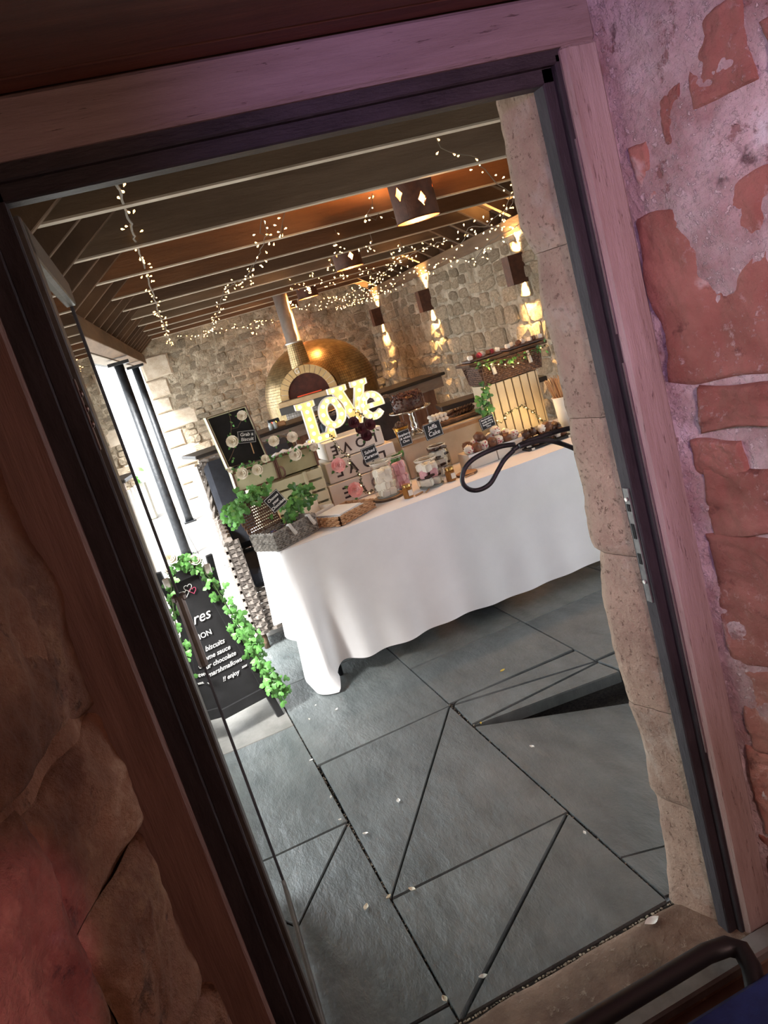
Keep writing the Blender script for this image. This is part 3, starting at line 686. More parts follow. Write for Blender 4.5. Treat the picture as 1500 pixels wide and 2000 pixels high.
def braid(mb, pts, r, tw=40, M=None):
    """two-strand twisted rim"""
    P = []; n = 0
    for a, b in zip(pts[:-1], pts[1:]):
        a, b = V(a), V(b); L = (b-a).length; k = max(2, int(L/(r*1.3)))
        P += [a+(b-a)*i/k for i in range(k)]
    P.append(V(pts[-1]))
    for ph in (0, PI):
        q = []
        for i, p in enumerate(P):
            t = (P[min(i+1, len(P)-1)]-P[max(i-1, 0)]).normalized(); x = t.orthogonal().normalized(); y = t.cross(x); an = i*1.1+ph
            q.append(p+(x*math.cos(an)+y*math.sin(an))*r*.55)
        mb.tube(q, r*.7, 5, M=M)
# hamper with an open lid ------------------------------------------
def basket(mb, C, U, Vd, W, D, Hh, rows, cols, r, taper=.06):
    C, U, Vd = V(C), V(U), V(Vd); Z = V((0, 0, 1))
    weave(mb, C, U, Z, -Vd, W, Hh, rows, cols, r, taper=taper); weave(mb, C+Vd*D, U, Z, Vd, W, Hh, rows, cols, r, taper=taper)
    weave(mb, C, Vd, Z, -U, D, Hh, rows, max(4, int(cols*D/W)), r, taper=taper); weave(mb, C+U*W, Vd, Z, U, D, Hh, rows, max(4, int(cols*D/W)), r, taper=taper)
a30 = math.radians(30.5); U = V((math.cos(a30), math.sin(a30), 0)); D_ = V((-U.y, U.x, 0)); Z1 = V((0, 0, 1))
C0 = V((.482, 3.682, TZ+.006))
hp = thing('wicker_hamper', 'grey wicker hamper with an open brown lid at the left table corner', 'hamper', tuple(C0))
mb = MB(); basket(mb, C0, U, D_, .28, .18, .085, 9, 20, .004); obj('basket_body', mb, wickg, hp)
mb = MB(); mb.box((.14, .09, .003), (.27, .17, .005), frameM(C0, U, D_, Z1)); obj('basket_floor', mb, wickg, hp)
mb = MB(); q = [C0+V((0, 0, .088)), C0+U*.28+V((0, 0, .088)), C0+U*.28+D_*.18+V((0, 0, .088)), C0+D_*.18+V((0, 0, .088)), C0+V((0, 0, .088))]; braid(mb, q, .006); obj('rim', mb, wickg, hp)
LZ = (Z1*math.cos(.42)+D_*math.sin(.42)*.6-U*.16).normalized(); LB = C0+D_*.18+V((0, 0, .085))
mb = MB(); weave(mb, LB, U, LZ, -D_, .215, .185, 13, 16, .0045, fillf=.36); braid(mb, [LB, LB+LZ*.19, LB+U*.215+LZ*.19, LB+U*.215, LB], .006); obj('lid', mb, wickb, hp, label='brown willow lid standing open')
for k, uu in enumerate((.10, .235)):
    P_ = C0+U*uu-D_*.010; mb = MB()
    mb.tube([P_+V((0, 0, .092))+D_*.02, P_+V((0, 0, .097)), P_-D_*.004+V((.006, 0, .07)), P_-D_*.006+V((.016, 0, .045))], [.007, .009, .010, .011], 6); obj('strap', mb, greyl, hp)
mb = MB(); rd = random.Random(5)
for i in range(9): mb.box((.04+.025*i, .05+.03*(i % 3), .062+rd.uniform(-.01, .01)), (.026, .020, .020), frameM(C0, U, D_, Z1) @ T(0, 0, 0), bev=.003)
c = obj('wrapped_chocolates', mb, mat('foil_blue_brown', (.10, .045, .03), (.05, .10, .28), 40, .3, metallic=.3, lo=.45, hi=.55)); tag(c, 'wrapped chocolates lying inside the grey wicker hamper', 'chocolate', kind='stuff')
# woven tray with napkins ------------------------------------------
C1 = V((.82, 3.724, TZ+.006))
tr_ = thing('woven_tray', 'tan woven tray holding white paper napkins', 'tray', tuple(C1))
mb = MB(); basket(mb, C1, U, D_, .27, .20, .05, 5, 13, .006, 0); obj('tray_sides', mb, wickt, tr_)
mb = MB(); mb.box((.135, .10, .004), (.26, .19, .006), frameM(C1, U, D_, Z1)); obj('tray_floor', mb, wickt, tr_)
mb = MB()
for i in range(9): mb.box((.115+.003*math.sin(i*3), .10, .012+.0052*i), (.19-.002*i, .17, .0042), frameM(C1, U, D_, Z1) @ RZ(.04*math.sin(i*1.7)), bev=.001)
c = obj('napkin_pile', mb, white); tag(c, 'pile of white paper napkins lying in the tan woven tray', 'napkins')
# open white box beside it
C2 = V((.720, 3.93, TZ+.008)); bx_ = thing('open_box', 'low white open box standing between hamper and woven tray', 'box', tuple(C2))
M2 = frameM(C2, U, D_, Z1); mb = MB(); mb.box((.09, .055, .004), (.18, .11, .006), M2); mb.box((.09, -.003, .03), (.18, .005, .06), M2); mb.box((0, .055, .03), (.005, .11, .06), M2); mb.box((.18, .055, .03), (.005, .11, .06), M2); obj('tray', mb, card, bx_)
obj('lid', MB().box((.09, .100, .085), (.18, .005, .10), M2 @ RX(-.15)), card, bx_)

# cream slatted crate carrying the suitcases ----------------------
def crate(name, label, x0, x1, y0, y1, z0, z1, n, m, vertical=False):
    t = thing(name, label, 'crate', ((x0+x1)/2, (y0+y1)/2, z0)); th = .010
    for i in range(n):
        if vertical:
            w = (x1-x0-.03)/n; obj('slat', MB().box((x0+.015+w*(i+.5), y0, (z0+z1)/2), (w-.0085, th, z1-z0), bev=.0015), m, t)
        else:
            h = (z1-z0)/n; obj('slat', MB().box(((x0+x1)/2, y0, z0+h*(i+.5)), (x1-x0, th, h-.012), bev=.0015), m, t)
    for x in (x0+.006, x1-.006):
        obj('side_panel', MB().box((x, (y0+y1)/2, (z0+z1)/2), (.012, y1-y0, z1-z0), bev=.002), m, t)
    for z in ((z0+.006, z1-.006) if vertical else (z0+.006,)): obj('end_board', MB().box(((x0+x1)/2, (y0+y1)/2+.008, z), (x1-x0-.026, y1-y0-.02, .010), bev=.001), m, t)
    if not vertical:
        for x in (x0+.10, x1-.10): obj('corner_post', MB().box((x, y0-.009, (z0+z1)/2), (.018, .008, z1-z0), bev=.001), m, t)
    obj('back_panel', MB().box(((x0+x1)/2, y1, (z0+z1)/2), (x1-x0, .008, z1-z0)), m, t)
    return t
crate('slatted_crate', 'cream slatted wooden crate under the open suitcase', .50, .905, 4.17, 4.40, TZ+.004, 1.020, 4, creamw)
# open suitcase ---------------------------------------------------
sc_ = thing('suitcase', 'small sage suitcase with a black-lined lid standing open, trimmed with cream roses', 'suitcase', (.56, 4.28, 1.022))
def shellbox(mb, x0, x1, y0, y1, z0, z1, th=.006):
    mb.box(((x0+x1)/2, (y0+y1)/2, z0+th/2), (x1-x0, y1-y0, th)); mb.box(((x0+x1)/2, y0+th/2, (z0+z1)/2), (x1-x0, th, z1-z0)); mb.box(((x0+x1)/2, y1-th/2, (z0+z1)/2), (x1-x0, th, z1-z0))
    mb.box((x0+th/2, (y0+y1)/2, (z0+z1)/2), (th, y1-y0, z1-z0)); mb.box((x1-th/2, (y0+y1)/2, (z0+z1)/2), (th, y1-y0, z1-z0)); return mb
obj('case_body', shellbox(MB(), .440, .672, 4.19, 4.36, 1.022, 1.130), oliveL, sc_)
mb = MB()
for z in (1.127, 1.026): mb.tube([(.438, 4.188, z), (.674, 4.188, z)], .0045, 6)
for x in (.440, .672): mb.tube([(x, 4.187, 1.024), (x, 4.187, 1.130)], .0055, 6)
obj('leather_edge', mb, leath, sc_)
ML = frameM((.445, 4.335, 1.135), V((1, .05, 0)).normalized(), V((-.05, 1, 0)).normalized(), V((-.09, .03, 1)).normalized())
obj('lid', shellbox(MB(), 0, .225, 0, .10, 0, .305).__class__().add([], []).box((.004, .04, .15), (.008, .10, .31), ML, .002).box((.223, .04, .15), (.008, .10, .31), ML, .002).box((.113, .04, .303), (.23, .10, .008), ML, .002).box((.113, .088, .15), (.23, .006, .31), ML), oliveL, sc_)
obj('lining', MB().box((.113, .010, .15), (.214, .012, .296), ML), mat('black_lining', (.006, .005, .005), (.012, .010, .010), 20, .9), sc_, label='black fabric lining of the lid')
mb = MB(); mb.tube([ML @ V(p) for p in ((0, -.01, 0), (0, -.01, .307), (.227, -.01, .307), (.227, -.01, 0))], .004, 6); obj('leather_edge', mb, leath, sc_)
ol = thing('olive_case', 'olive box case with brown leather edges full of white meringues', 'case', (.79, 4.28, 1.022))
obj('case_body', shellbox(MB(), .680, .90, 4.19, 4.37, 1.022, 1.140), olive, ol)
mb = MB(); mb.tube([(.678, 4.187, 1.138), (.902, 4.187, 1.138)], .0045, 6)
for x in (.682, .900): mb.tube([(x, 4.186, 1.024), (x, 4.186, 1.138)], .006, 6)
obj('leather_edge', mb, leath, ol)
mb = MB(); mb.tube([(.690+.018*math.sin(a), 4.178-.01*math.sin(a), 1.055-.03*math.cos(a)) for a in [PI*i/8 for i in range(9)]], .0055, 6); obj('carry_handle', mb, leath, ol)
rd = random.Random(8)
def meringue_mesh():
    mb = MB(); mb.grid(lambda a, b: V((math.cos(2*PI*a), math.sin(2*PI*a), 0))*(.027*math.sin(PI*min(.999, max(.001, b)))*(1+.12*math.cos(12*PI*a)))+V((0, 0, .024*b*1.4-.01)), 24, 8); return mb.mesh('meringue', white, True)
mm = meringue_mesh()
for i, (x, y, lb) in enumerate([(.70, 4.22, 'leftmost'), (.745, 4.23, 'second from the left'), (.79, 4.225, 'middle'), (.835, 4.23, 'fourth from the left'), (.875, 4.225, 'rightmost')]):
    o = inst(mm, 'meringue', None, T(x, y, 1.137+.004*(i % 2)) @ RZ(i)); tag(o, 'white piped meringue, %s of five in the olive case' % lb, 'meringue', 'meringues in the olive case')

# flowers -----------------------------------------------------------
def bloom(mb, c, r, nrm=(0, -1, .2), seed=0, rings=4, n0=3, M=None):
    rd = random.Random(seed); n_ = V(nrm).normalized(); x = n_.orthogonal().normalized(); y = n_.cross(x); F = frameM(c, x, y, n_)
    for k in range(rings):
        R = r*(.28+.72*k/max(1, rings-1)); m_ = n0+k; tilt = 1.25-.80*k/max(1, rings-1)
        for i in range(m_):
            a = 2*PI*i/m_+k*.7+rd.uniform(-.15, .15)
            L = R*1.0; w = R*.80
            def fn(u, v):
                ang = (u-.5)*1.5; rad = L*v; px = (rad*math.cos(tilt))+.10*R; pz = rad*math.sin(tilt)-.10*r*v*(k)*.6+(.12*r*(3-k)*.3)
                ww = w*math.sin(min(1, v*1.25)*PI*.62)*(u-.5)*1.6
                return V((px-abs(u-.5)*R*.35*v, ww, pz+R*.10*math.cos((u-.5)*PI)*v))
            mb.grid(fn, 4, 3, F @ RZ(a))
    mb.ball(tuple(F @ V((0, 0, r*.16))), r*.14, 7, 5)
def leaf_mesh(name, m, lobed=True):
    mb = MB()
    pts = [(0, 0, 0), (.42, .06, -.02), (.50, .34, -.10), (.26, .44, 0), (.30, .78, -.06), (0, 1.05, -.10), (-.30, .78, -.06), (-.26, .44, 0), (-.50, .34, -.10), (-.42, .06, -.02)] if lobed else [(0, 0, 0), (.2, .2, .02), (.28, .5, .0), (.15, .8, -.05), (0, 1, -.1), (-.15, .8, -.05), (-.28, .5, 0), (-.2, .2, .02)]
    n = len(pts); mb.add(pts+[(0, .42, .07)], [(i, (i+1) % n, n) for i in range(n)]); return mb.mesh(name, m)
LM_ = leaf_mesh('leaf', leafm); LMd = leaf_mesh('leaf', leafd); LMo = leaf_mesh('leaf', leafm, False); LMt = leaf_mesh('leaf', mat('twig_leaf', (.03, .035, .012), (.07, .07, .03), 30, .6, rnd=.3), False)
def leaves(parent, pts, n, size, spread, meshes, rd, face=(0, -1, .3), name='leaf'):
    P = [V(p) for p in pts]; F = V(face).normalized()
    for i in range(n):
        t = rd.random()*(len(P)-1); k = min(int(t), len(P)-2); p = P[k].lerp(P[k+1], t-k)+V((rd.gauss(0, spread), rd.gauss(0, spread*.7), rd.gauss(0, spread)))
        nrm = (F+V((rd.uniform(-.7, .7), rd.uniform(-.4, .4), rd.uniform(-.5, .7)))).normalized(); yv = V((rd.uniform(-1, 1), rd.uniform(-.3, .3), rd.uniform(-1.2, .35)))
        x = yv.cross(nrm).normalized(); yv = nrm.cross(x); s = size*rd.uniform(.65, 1.15)
        inst(rd.choice(meshes), name, parent, frameM(p, x*s, yv*s, nrm*s))
rd = random.Random(21)
iv = thing('ivy_sprig', 'bright green ivy spilling over the left of the hamper lid', 'ivy', (.40, 3.86, TZ+.02)); pts = [aty(455, 1015, 3.80), aty(462, 985, 3.84), aty(488, 965, 3.90), aty(515, 955, 3.95)]
obj('vine', MB().tube(pts, .002, 5), stemm, iv); leaves(iv, pts, 95, .040, .020, [LM_], rd)
iv = thing('ivy_sprig', 'darker ivy between the hamper and the cream crate', 'ivy', (.62, 3.9, TZ+.02)); pts = [aty(560, 1008, 3.9), aty(580, 990, 3.94), aty(575, 965, 3.98), aty(600, 965, 3.98)]
obj('vine', MB().tube(pts, .002, 5), stemm, iv); leaves(iv, pts, 80, .042, .022, [LM_, LMd], rd)
def flower(kind, px, py, Y, rpx, label, nrm=(-.2, -1, .3), seed=0):
    c = aty(px, py, Y); r = rpx*c.y/1531*1.02; t = thing('rose' if kind != 'd' else 'dark_flower', label, 'flower', tuple(c))
    mb = MB(); bloom(mb, c, r, nrm, seed); obj('bloom', mb, {'w': rosew, 'p': rosep, 'd': rosed}[kind], t, True)
    F = V(nrm).normalized()
    for a in (0, 2.1, 4.2):
        mb = MB(); x = F.orthogonal().normalized(); y = F.cross(x); d = x*math.cos(a+seed)+y*math.sin(a+seed); w = F.cross(d)
        mb.add([c+d*r*.7-F*r*.1, c+d*r*1.1+w*r*.2-F*r*.1, c+d*r*1.45-F*r*.1, c+d*r*1.1-w*r*.2-F*r*.1], [(0, 1, 2, 3)]); obj('sepal', mb, leafd, t)
for i, (x, y, Y, r, lb) in enumerate([(454, 863, 4.30, 12, 'cream rose pinned on the black lid lining, left of the small sign'), (473, 812, 4.32, 10, 'cream rose near the top of the black suitcase lining'), (473, 925, 4.17, 12, 'cream rose on the front of the sage suitcase, left one'),
        (503, 918, 4.17, 11, 'cream rose on the front of the sage suitcase, right one'), (577, 888, 4.17, 13, 'large cream rose on the front of the olive case'), (535, 862, 4.30, 11, 'cream rose behind the meringues, left one'), (571, 854, 4.30, 11, 'cream rose behind the meringues, right one'),
        (450, 918, 4.18, 6, 'small cream bud at the left corner of the sage suitcase'), (613, 873, 4.18, 9, 'cream rose at the right end of the olive case, beside the box stack'), (518, 896, 4.17, 8, 'small cream rose between the two cases')]):
    flower('w', x, y, Y, r, lb, seed=i)
g = thing('rose_vine', 'thin stem with small leaves trailing across the black suitcase lining', 'vine', tuple(aty(448, 830, 4.32)))
pts = [aty(446, 800, 4.31), aty(452, 830, 4.31), aty(451, 845, 4.31), aty(457, 860, 4.31), aty(458, 875, 4.30), aty(452, 890, 4.28), aty(447, 900, 4.2)]
obj('vine', MB().tube(pts, .0016, 5).tube([aty(452, 838, 4.31), aty(464, 835, 4.31), aty(472, 820, 4.31)], .0014, 5), barkm, g); leaves(g, pts, 12, .018, .006, [LMo], rd)
g = thing('case_garland', 'small green leaves and buds along the top edges of the two cases', 'vine', tuple(aty(500, 905, 4.18)))
pts = [aty(452, 912, 4.17), aty(500, 900, 4.17), aty(530, 893, 4.17), aty(560, 885, 4.17), aty(610, 868, 4.17)]
obj('vine', MB().tube(pts, .0016, 5), barkm, g); leaves(g, pts, 34, .020, .009, [LMo, LMd], rd)

# stacked LOVE boxes --------------------------------------------------
inkm = mat('dark_ink', (.045, .03, .028), None, rough=.8)
for k, (x0, x1, z0, z1, yf, lb) in enumerate([(.925, 1.40, TZ+.004, .888, 4.215, 'bottom'), (.945, 1.365, .890, 1.010, 4.235, 'middle'), (.980, 1.325, 1.012, 1.118, 4.255, 'top')]):
    t = thing('letter_box', 'white wooden box with upside-down dark lettering, %s of the three stacked' % lb, 'box', ((x0+x1)/2, yf+.12, z0), group='stacked white letter boxes')
    obj('box_body', MB().box(((x0+x1)/2, yf+.12, (z0+z1)/2), (x1-x0, .24, z1-z0-.002), bev=.003), whitep, t)
    F = frameM(((x0+x1)/2-.005, yf-.0015, (z0+z1)/2), V((-1, 0, 0)), V((0, 0, -1)), V((0, -1, 0)))
    obj('lettering', text_mb('LOVE', (z1-z0)*.74, F, .0008, 0, 1.75, bold=.0015), inkm, t)
flower('p', 660, 909, 4.19, 15, 'pink rose on the middle letter box', (0, -1, .2), 4)
flower('p', 693, 957, 4.17, 16, 'pink rose on the bottom letter box', (0, -1, .2), 9)
for i, (x, y, lb) in enumerate([(690, 826, 'leftmost'), (715, 851, 'lowest'), (722, 830, 'rightmost'), (704, 838, 'middle')]):
    flower('d', x, y, 4.20, 12, 'dark burgundy flower on the top letter box, %s of four' % lb, (0, -1, .3), 20+i)

# LOVE marquee --------------------------------------------------------
lv = thing('marquee_sign', 'lit white metal letters spelling LOVE with warm bulbs', 'lit sign', (1.12, 4.37, 1.120))
def tray(name, outer, inner=None, y=4.36, depth=.036, label=None):
    """letter tray: yellow back face, raised white rim standing towards the viewer"""
    part = []
    def ring(poly, flip=False):
        n = len(poly); mb = MB()
        cx = sum(p[0] for p in poly)/n; cz = sum(p[1] for p in poly)/n
        vs = [(x, y-depth, z) for x, z in poly]+[(x, y, z) for x, z in poly]
        mb.add(vs, [(i, (i+1) % n, (i+1) % n+n, i+n) for i in range(n)]); return mb
    import mathutils.geometry as mg
    loops = [[V((x, z, 0)) for x, z in outer]]+([[V((x, z, 0)) for x, z in inner]] if inner else [])
    tri = mg.tessellate_polygon(loops); flat = [p for l in loops for p in l]
    mb = MB(); mb.add([(p.x, y-depth*.25, p.y) for p in flat], [tuple(t) for t in tri]); mb.add([(p.x, y, p.y) for p in flat], [tuple(t)[::-1] for t in tri])
    face = obj(name, mb, lovei, lv)
    mb = ring(outer)
    if inner: mb.add(ring(inner).v, ring(inner).f)
    rim = obj('rim', mb, white, face); md = rim.modifiers.new('s', 'SOLIDIFY'); md.thickness = .004; md.offset = 0
    return face
Lp = [(.905, 1.362), (1.015, 1.362), (1.015, 1.330), (.995, 1.325), (.995, 1.165), (1.035, 1.165), (1.055, 1.205), (1.085, 1.205), (1.085, 1.121), (.912, 1.121), (.912, 1.150), (.935, 1.155), (.935, 1.325), (.905, 1.330)]
Op = [(1.098+.078*math.cos(a), 1.262+.090*math.sin(a)) for a in [2*PI*i/32 for i in range(32)]]; Oi = [(1.098+.030*math.cos(a), 1.262+.054*math.sin(a)) for a in [2*PI*i/32 for i in range(32)]]
Vp = [(1.110, 1.392), (1.218, 1.392), (1.218, 1.362), (1.198, 1.357), (1.232, 1.245), (1.270, 1.357), (1.250, 1.362), (1.250, 1.392), (1.345, 1.392), (1.345, 1.362), (1.325, 1.357), (1.255, 1.155), (1.205, 1.155), (1.135, 1.357), (1.110, 1.362)]
ec = (1.333, 1.232)
eo = []
for i in range(27): a = math.radians(-38+i*(338-0)/26.0); a = math.radians(-2+i*322/26.0); eo.append((ec[0]+.075*math.cos(a), ec[1]+.083*math.sin(a)))
ei = []
for i in range(22): a = math.radians(318-i*150/21.0); ei.append((ec[0]+.030*math.cos(a), ec[1]+.044*math.sin(a)))
Ep = eo+[(ec[0]+.040, ec[1]-.030)]+[(ec[0]+.018, ec[1]-.042), (ec[0]-.008, ec[1]-.042), (ec[0]-.026, ec[1]-.024), (ec[0]-.030, ec[1]-.012)]+[(ec[0]+.074, ec[1]-.012)]
Ei = [(ec[0]-.030, ec[1]+.014), (ec[0]+.032, ec[1]+.014), (ec[0]+.026, ec[1]+.034), (ec[0], ec[1]+.050), (ec[0]-.024, ec[1]+.036)]
for nm, o_, i_, yy, bl in (('letter_l', Lp, None, 4.372, [(.932, 1.343), (.985, 1.343), (.965, 1.305), (.965, 1.262), (.965, 1.220), (.965, 1.178), (.945, 1.140), (.990, 1.143), (1.035, 1.143), (1.068, 1.17)]),
                          ('letter_o', Op, Oi, 4.352, [(1.098+.054*math.cos(a), 1.262+.071*math.sin(a)) for a in [2*PI*(i+.5)/9 for i in range(9)]]),
                          ('letter_v', Vp, None, 4.366, [(1.14, 1.375), (1.19, 1.375), (1.175, 1.33), (1.190, 1.285), (1.207, 1.24), (1.228, 1.185), (1.255, 1.24), (1.275, 1.29), (1.293, 1.335), (1.275, 1.377), (1.32, 1.377)]),
                          ('letter_e', Ep, Ei, 4.350, [(ec[0]+.052*math.cos(a), ec[1]+.064*math.sin(a)) for a in [math.radians(20+i*37) for i in range(9)]]+[(ec[0]+.0, ec[1]+.001)])):
    f = tray(nm, o_, i_, yy)
    for (x, z) in bl:
        b_ = MB(); b_.ball((x, yy-.020, z), .0105, 8, 6); obj('bulb', b_, loveb, f, True)
for x, z, e in ((.97, 1.24, .15), (1.10, 1.26, .15), (1.23, 1.30, .15), (1.34, 1.24, .15)):
    light('marquee_glow', 'POINT', (x, 4.27, z), None, e, (1.0, .74, .40), .03)

# ------------------------------------------------------------ sweets, jars and signs
def sign(px, py, Y, w, h, lines, label, roll=0., stick=None, size=.02, yaw=0., bg_=blackc, border=True, shear=.15):
    c = aty(px, py, Y); F = T(*c) @ RZ(yaw) @ RY(roll); t = thing('chalk_sign', label, 'sign', tuple(c))
    obj('board', MB().box((0, .002, 0), (w, .004, h), F, .0008), bg_, t)
    if border:
        mb = MB(); e = .0035
        for (a, b, cc, d) in ((-w/2+e, -h/2+e, w/2-e, -h/2+e), (-w/2+e, h/2-e, w/2-e, h/2-e), (-w/2+e, -h/2+e, -w/2+e, h/2-e), (w/2-e, -h/2+e, w/2-e, h/2-e)):
            mb.box(((a+cc)/2, -.0008, (b+d)/2), (max(.0012, abs(cc-a)), .0012, max(.0012, abs(d-b))), F)
        obj('border', mb, chalk, t)
    X = F @ frameM((0, -.0012, 0), (1, 0, 0), (0, 0, 1), (0, -1, 0))
    n = len(lines); mb = MB()
    for i, s in enumerate(lines):
        k = text_mb(s, size, X @ T(0, (n-1-2*i)/2*size*1.02, 0), .0004, shear, 1.0, bold=.0003); mb.add(k.v, k.f)
    obj('lettering', mb, chalk, t)
    if stick: obj('stick', MB().box((stick[0], .004, -h/2-stick[1]/2+.01), (.005, .004, stick[1]), F @ T(0, 0, 0) if not roll else T(*c) @ RY(roll*.0)), skew, t)
    return t
sign(723, 886, 3.90, .084, .080, ['Salted', 'Caramel'], 'small chalk sign reading Salted Caramel above the white marshmallow jar', -.08, size=.0245)
sign(791, 855, 4.02, .072, .088, ['Raspberry', '& white', 'Choc'], 'small chalk sign reading Raspberry & white Choc above the pink jar', -.03, size=.0185)
sign(846, 840, 4.00, .106, .088, ['Jaffa', 'Cake'], 'small chalk sign reading Jaffa Cake above the layered jar', -.06, size=.034)
sign(952, 825, 4.00, .092, .070, ['Marshmallow', 'vanilla white,', 'Raspberry &', 'Choc'], 'small chalk sign of four lines among the coated treats', -.10, size=.0135)
sign(538, 979, 3.80, .088, .086, ['Choose', 'your', 'Chocolate'], 'diamond-tilted chalk sign reading Choose your Chocolate on the brown hamper lid', -.42, (.0, .06), size=.0205)
sign(482, 853, 4.315, .100, .070, ['Grab a', 'Biscuit'], 'small sign on a stick reading Grab a Biscuit against the black lining', .20, (.01, .075), size=.026)

def cube_mesh(name, m, s, seed, squash=1., rr=.13, sm=False):
    rd = random.Random(seed); bm = bmesh.new(); bmesh.ops.create_cube(bm, size=s); bmesh.ops.bevel(bm, geom=bm.edges[:], offset=s*rr, segments=2, affect='EDGES')
    for v in bm.verts: v.co += V((rd.gauss(0, 1), rd.gauss(0, 1), rd.gauss(0, 1)))*s*.02; v.co.z *= squash
    me = bpy.data.meshes.new(name); bm.to_mesh(me); bm.free(); me.materials.append(m); me.polygons.foreach_set('use_smooth', [sm]*len(me.polygons)); return me
mw = cube_mesh('marshmallow', mallow, .042, 1); mp = cube_mesh('marshmallow', mallowp, .042, 2); mk = cube_mesh('chocolate_square', choc, .056, 3, .26)
def jar(x, y, r, h, label, lid=True, z=TZ+.004, shape='round'):
    t = thing('glass_jar', label, 'jar', (x, y, z))
    prof = [(r*.55, 0), (r*.92, .004), (r, .02), (r*1.02, h*.45), (r*.98, h*.68), (r*.80, h*.84), (r*.74, h*.90), (r*.80, h*.92)]
    mb = MB(); mb.lathe(prof, (x, y, z), 28, cap=False); obj('glass_body', mb, jarg, t, True)
    mb = MB(); mb.lathe([(.001, .001), (r*.9, .001), (r*.94, .006), (.001, .007)], (x, y, z), 24, cap=False); obj('glass_base', mb, mat('glass_bottom', (.30, .32, .30), None, rough=.1), t, True)
    mb = MB(); mb.tube([(x+r*.80*math.cos(a), y+r*.80*math.sin(a), z+h*.925) for a in [2*PI*i/24 for i in range(24)]], .0032, 6, True)
    mb.tube([(x+r*.78*math.cos(a), y+r*.78*math.sin(a), z+h*.885) for a in [2*PI*i/24 for i in range(24)]], .0016, 5, True); obj('wire_clasp', mb, steel, t, True)
    mb = MB(); mb.lathe([(r*.80, h*.935), (r*.80, h*.955), (r*.55, h*.985), (r*.2, h*1.0), (.001, h*1.0)], (x, y, z), 24, cap=False); obj('glass_lid', mb, jarg, t, True)
    return t
def fill(x, y, z, r, layers, label, grp, seed, dz=.036):
    rd = random.Random(seed); zz = z+.026; n = 0
    for me in layers:
        for k in range(4):
            a = -PI/2+(k-1.5)*.85 if k < 4 else 0; a = (k+.5)*PI/2-PI/2+rd.uniform(-.15, .15)+n*.6
            rr = r*.46; o = inst(me, me.name, None, T(x+rr*math.cos(a), y+rr*math.sin(a), zz+rd.uniform(-.003, .003)) @ Euler((rd.uniform(-.25, .25), rd.uniform(-.25, .25), rd.uniform(0, 3))).to_matrix().to_4x4())
            lb = {mw: 'white marshmallow', mp: 'pink marshmallow', mk: 'dark chocolate square'}[me]
            tag(o, lb+' '+label+', '+['lowest', 'second', 'third', 'fourth', 'fifth', 'top'][n]+' layer, '+['front', 'right', 'back', 'left'][k], 'chocolate' if me is mk else 'marshmallow', lb+'s '+grp)
        n += 1; zz += .012 if me is mk else dz
def woodslice(x, y, r, label):
    t = thing('wood_slice', label, 'board', (x, y, TZ+.004)); mb = MB(); mb.lathe([(r*.98, 0), (r, .006), (r*.97, .011)], (x, y, TZ+.004), 26); obj('bark_edge', mb, barkm, t)
    mb = MB(); mb.lathe([(r*.94, .0110), (r*.94, .0118)], (x, y, TZ+.004), 26); obj('cut_face', mb, woodl, t)
woodslice(1.175, 3.975, .088, 'round wood slice under the white marshmallow jar'); zS = TZ+.016
jar(1.175, 3.975, .068, .205, 'round clip-top glass jar of white marshmallows on a wood slice', z=zS); fill(1.175, 3.975, zS, .068, [mw]*4, 'in the jar on the wood slice', 'in the wood-slice jar', 1)
jar(1.400, 3.895, .074, .165, 'squat glass jar at the front with white and pink marshmallows in layers'); fill(1.400, 3.895, TZ+.004, .078, [mw, mk, mp, mw], 'in the squat front jar', 'in the squat front jar', 2, .034)
jar(1.300, 4.090, .058, .205, 'tall glass jar of pink sweets behind the front jars'); fill(1.300, 4.090, TZ+.004, .054, [mp]*4, 'in the tall pink jar', 'in the tall pink jar', 3)
jar(1.545, 4.060, .062, .185, 'glass jar with black and white layers beside the white boxes'); fill(1.545, 4.060, TZ+.004, .060, [mw, mk, mw, mk, mw, mk], 'in the black and white jar', 'in the black and white jar', 4, .036)
woodslice(1.600, 3.865, .060, 'small wood slice right of the dark honey jar')
for (x, y, lb) in ((1.232, 3.815, 'small hexagonal honey jar with a gold lid beside the white marshmallow jar'), (1.500, 3.850, 'small hexagonal honey jar with a gold lid right of the squat front jar')):
    t = thing('honey_jar', lb, 'jar', (x, y, TZ+.004)); mb = MB(); mb.lathe([(.026, 0), (.028, .004), (.028, .052), (.020, .060)], (x, y, TZ+.004), 6); obj('honey_body', mb, honey, t)
    mb = MB(); mb.lathe([(.022, .059), (.023, .061), (.023, .072), (.021, .074)], (x, y, TZ+.004), 20); obj('lid', mb, gold, t)
    obj('paper_label', MB().box((x+.006, y-.0258, TZ+.032), (.024, .0012, .030)), card, t)
for i, (x, y, a, lb) in enumerate([(1.285, 3.80, .5, 'nearest the front honey jar'), (1.335, 3.80, .9, 'left foot of the squat jar'), (1.585, 3.80, .2, 'lying right of the dark jar'), (2.30, 3.84, .6, 'right of the grey slate tray'), (2.36, 3.80, .1, 'at the foot of the white tub')]):
    t = obj('cinnamon_stick', MB().tube([V((x, y, TZ+.009))-V((math.cos(a), math.sin(a), 0))*.03, V((x, y, TZ+.009))+V((math.cos(a), math.sin(a), 0))*.03], .0045, 8), woodl, None, True); tag(t, 'thin brown cinnamon stick on the white cloth, '+lb, 'cinnamon stick', 'cinnamon sticks on the cloth')
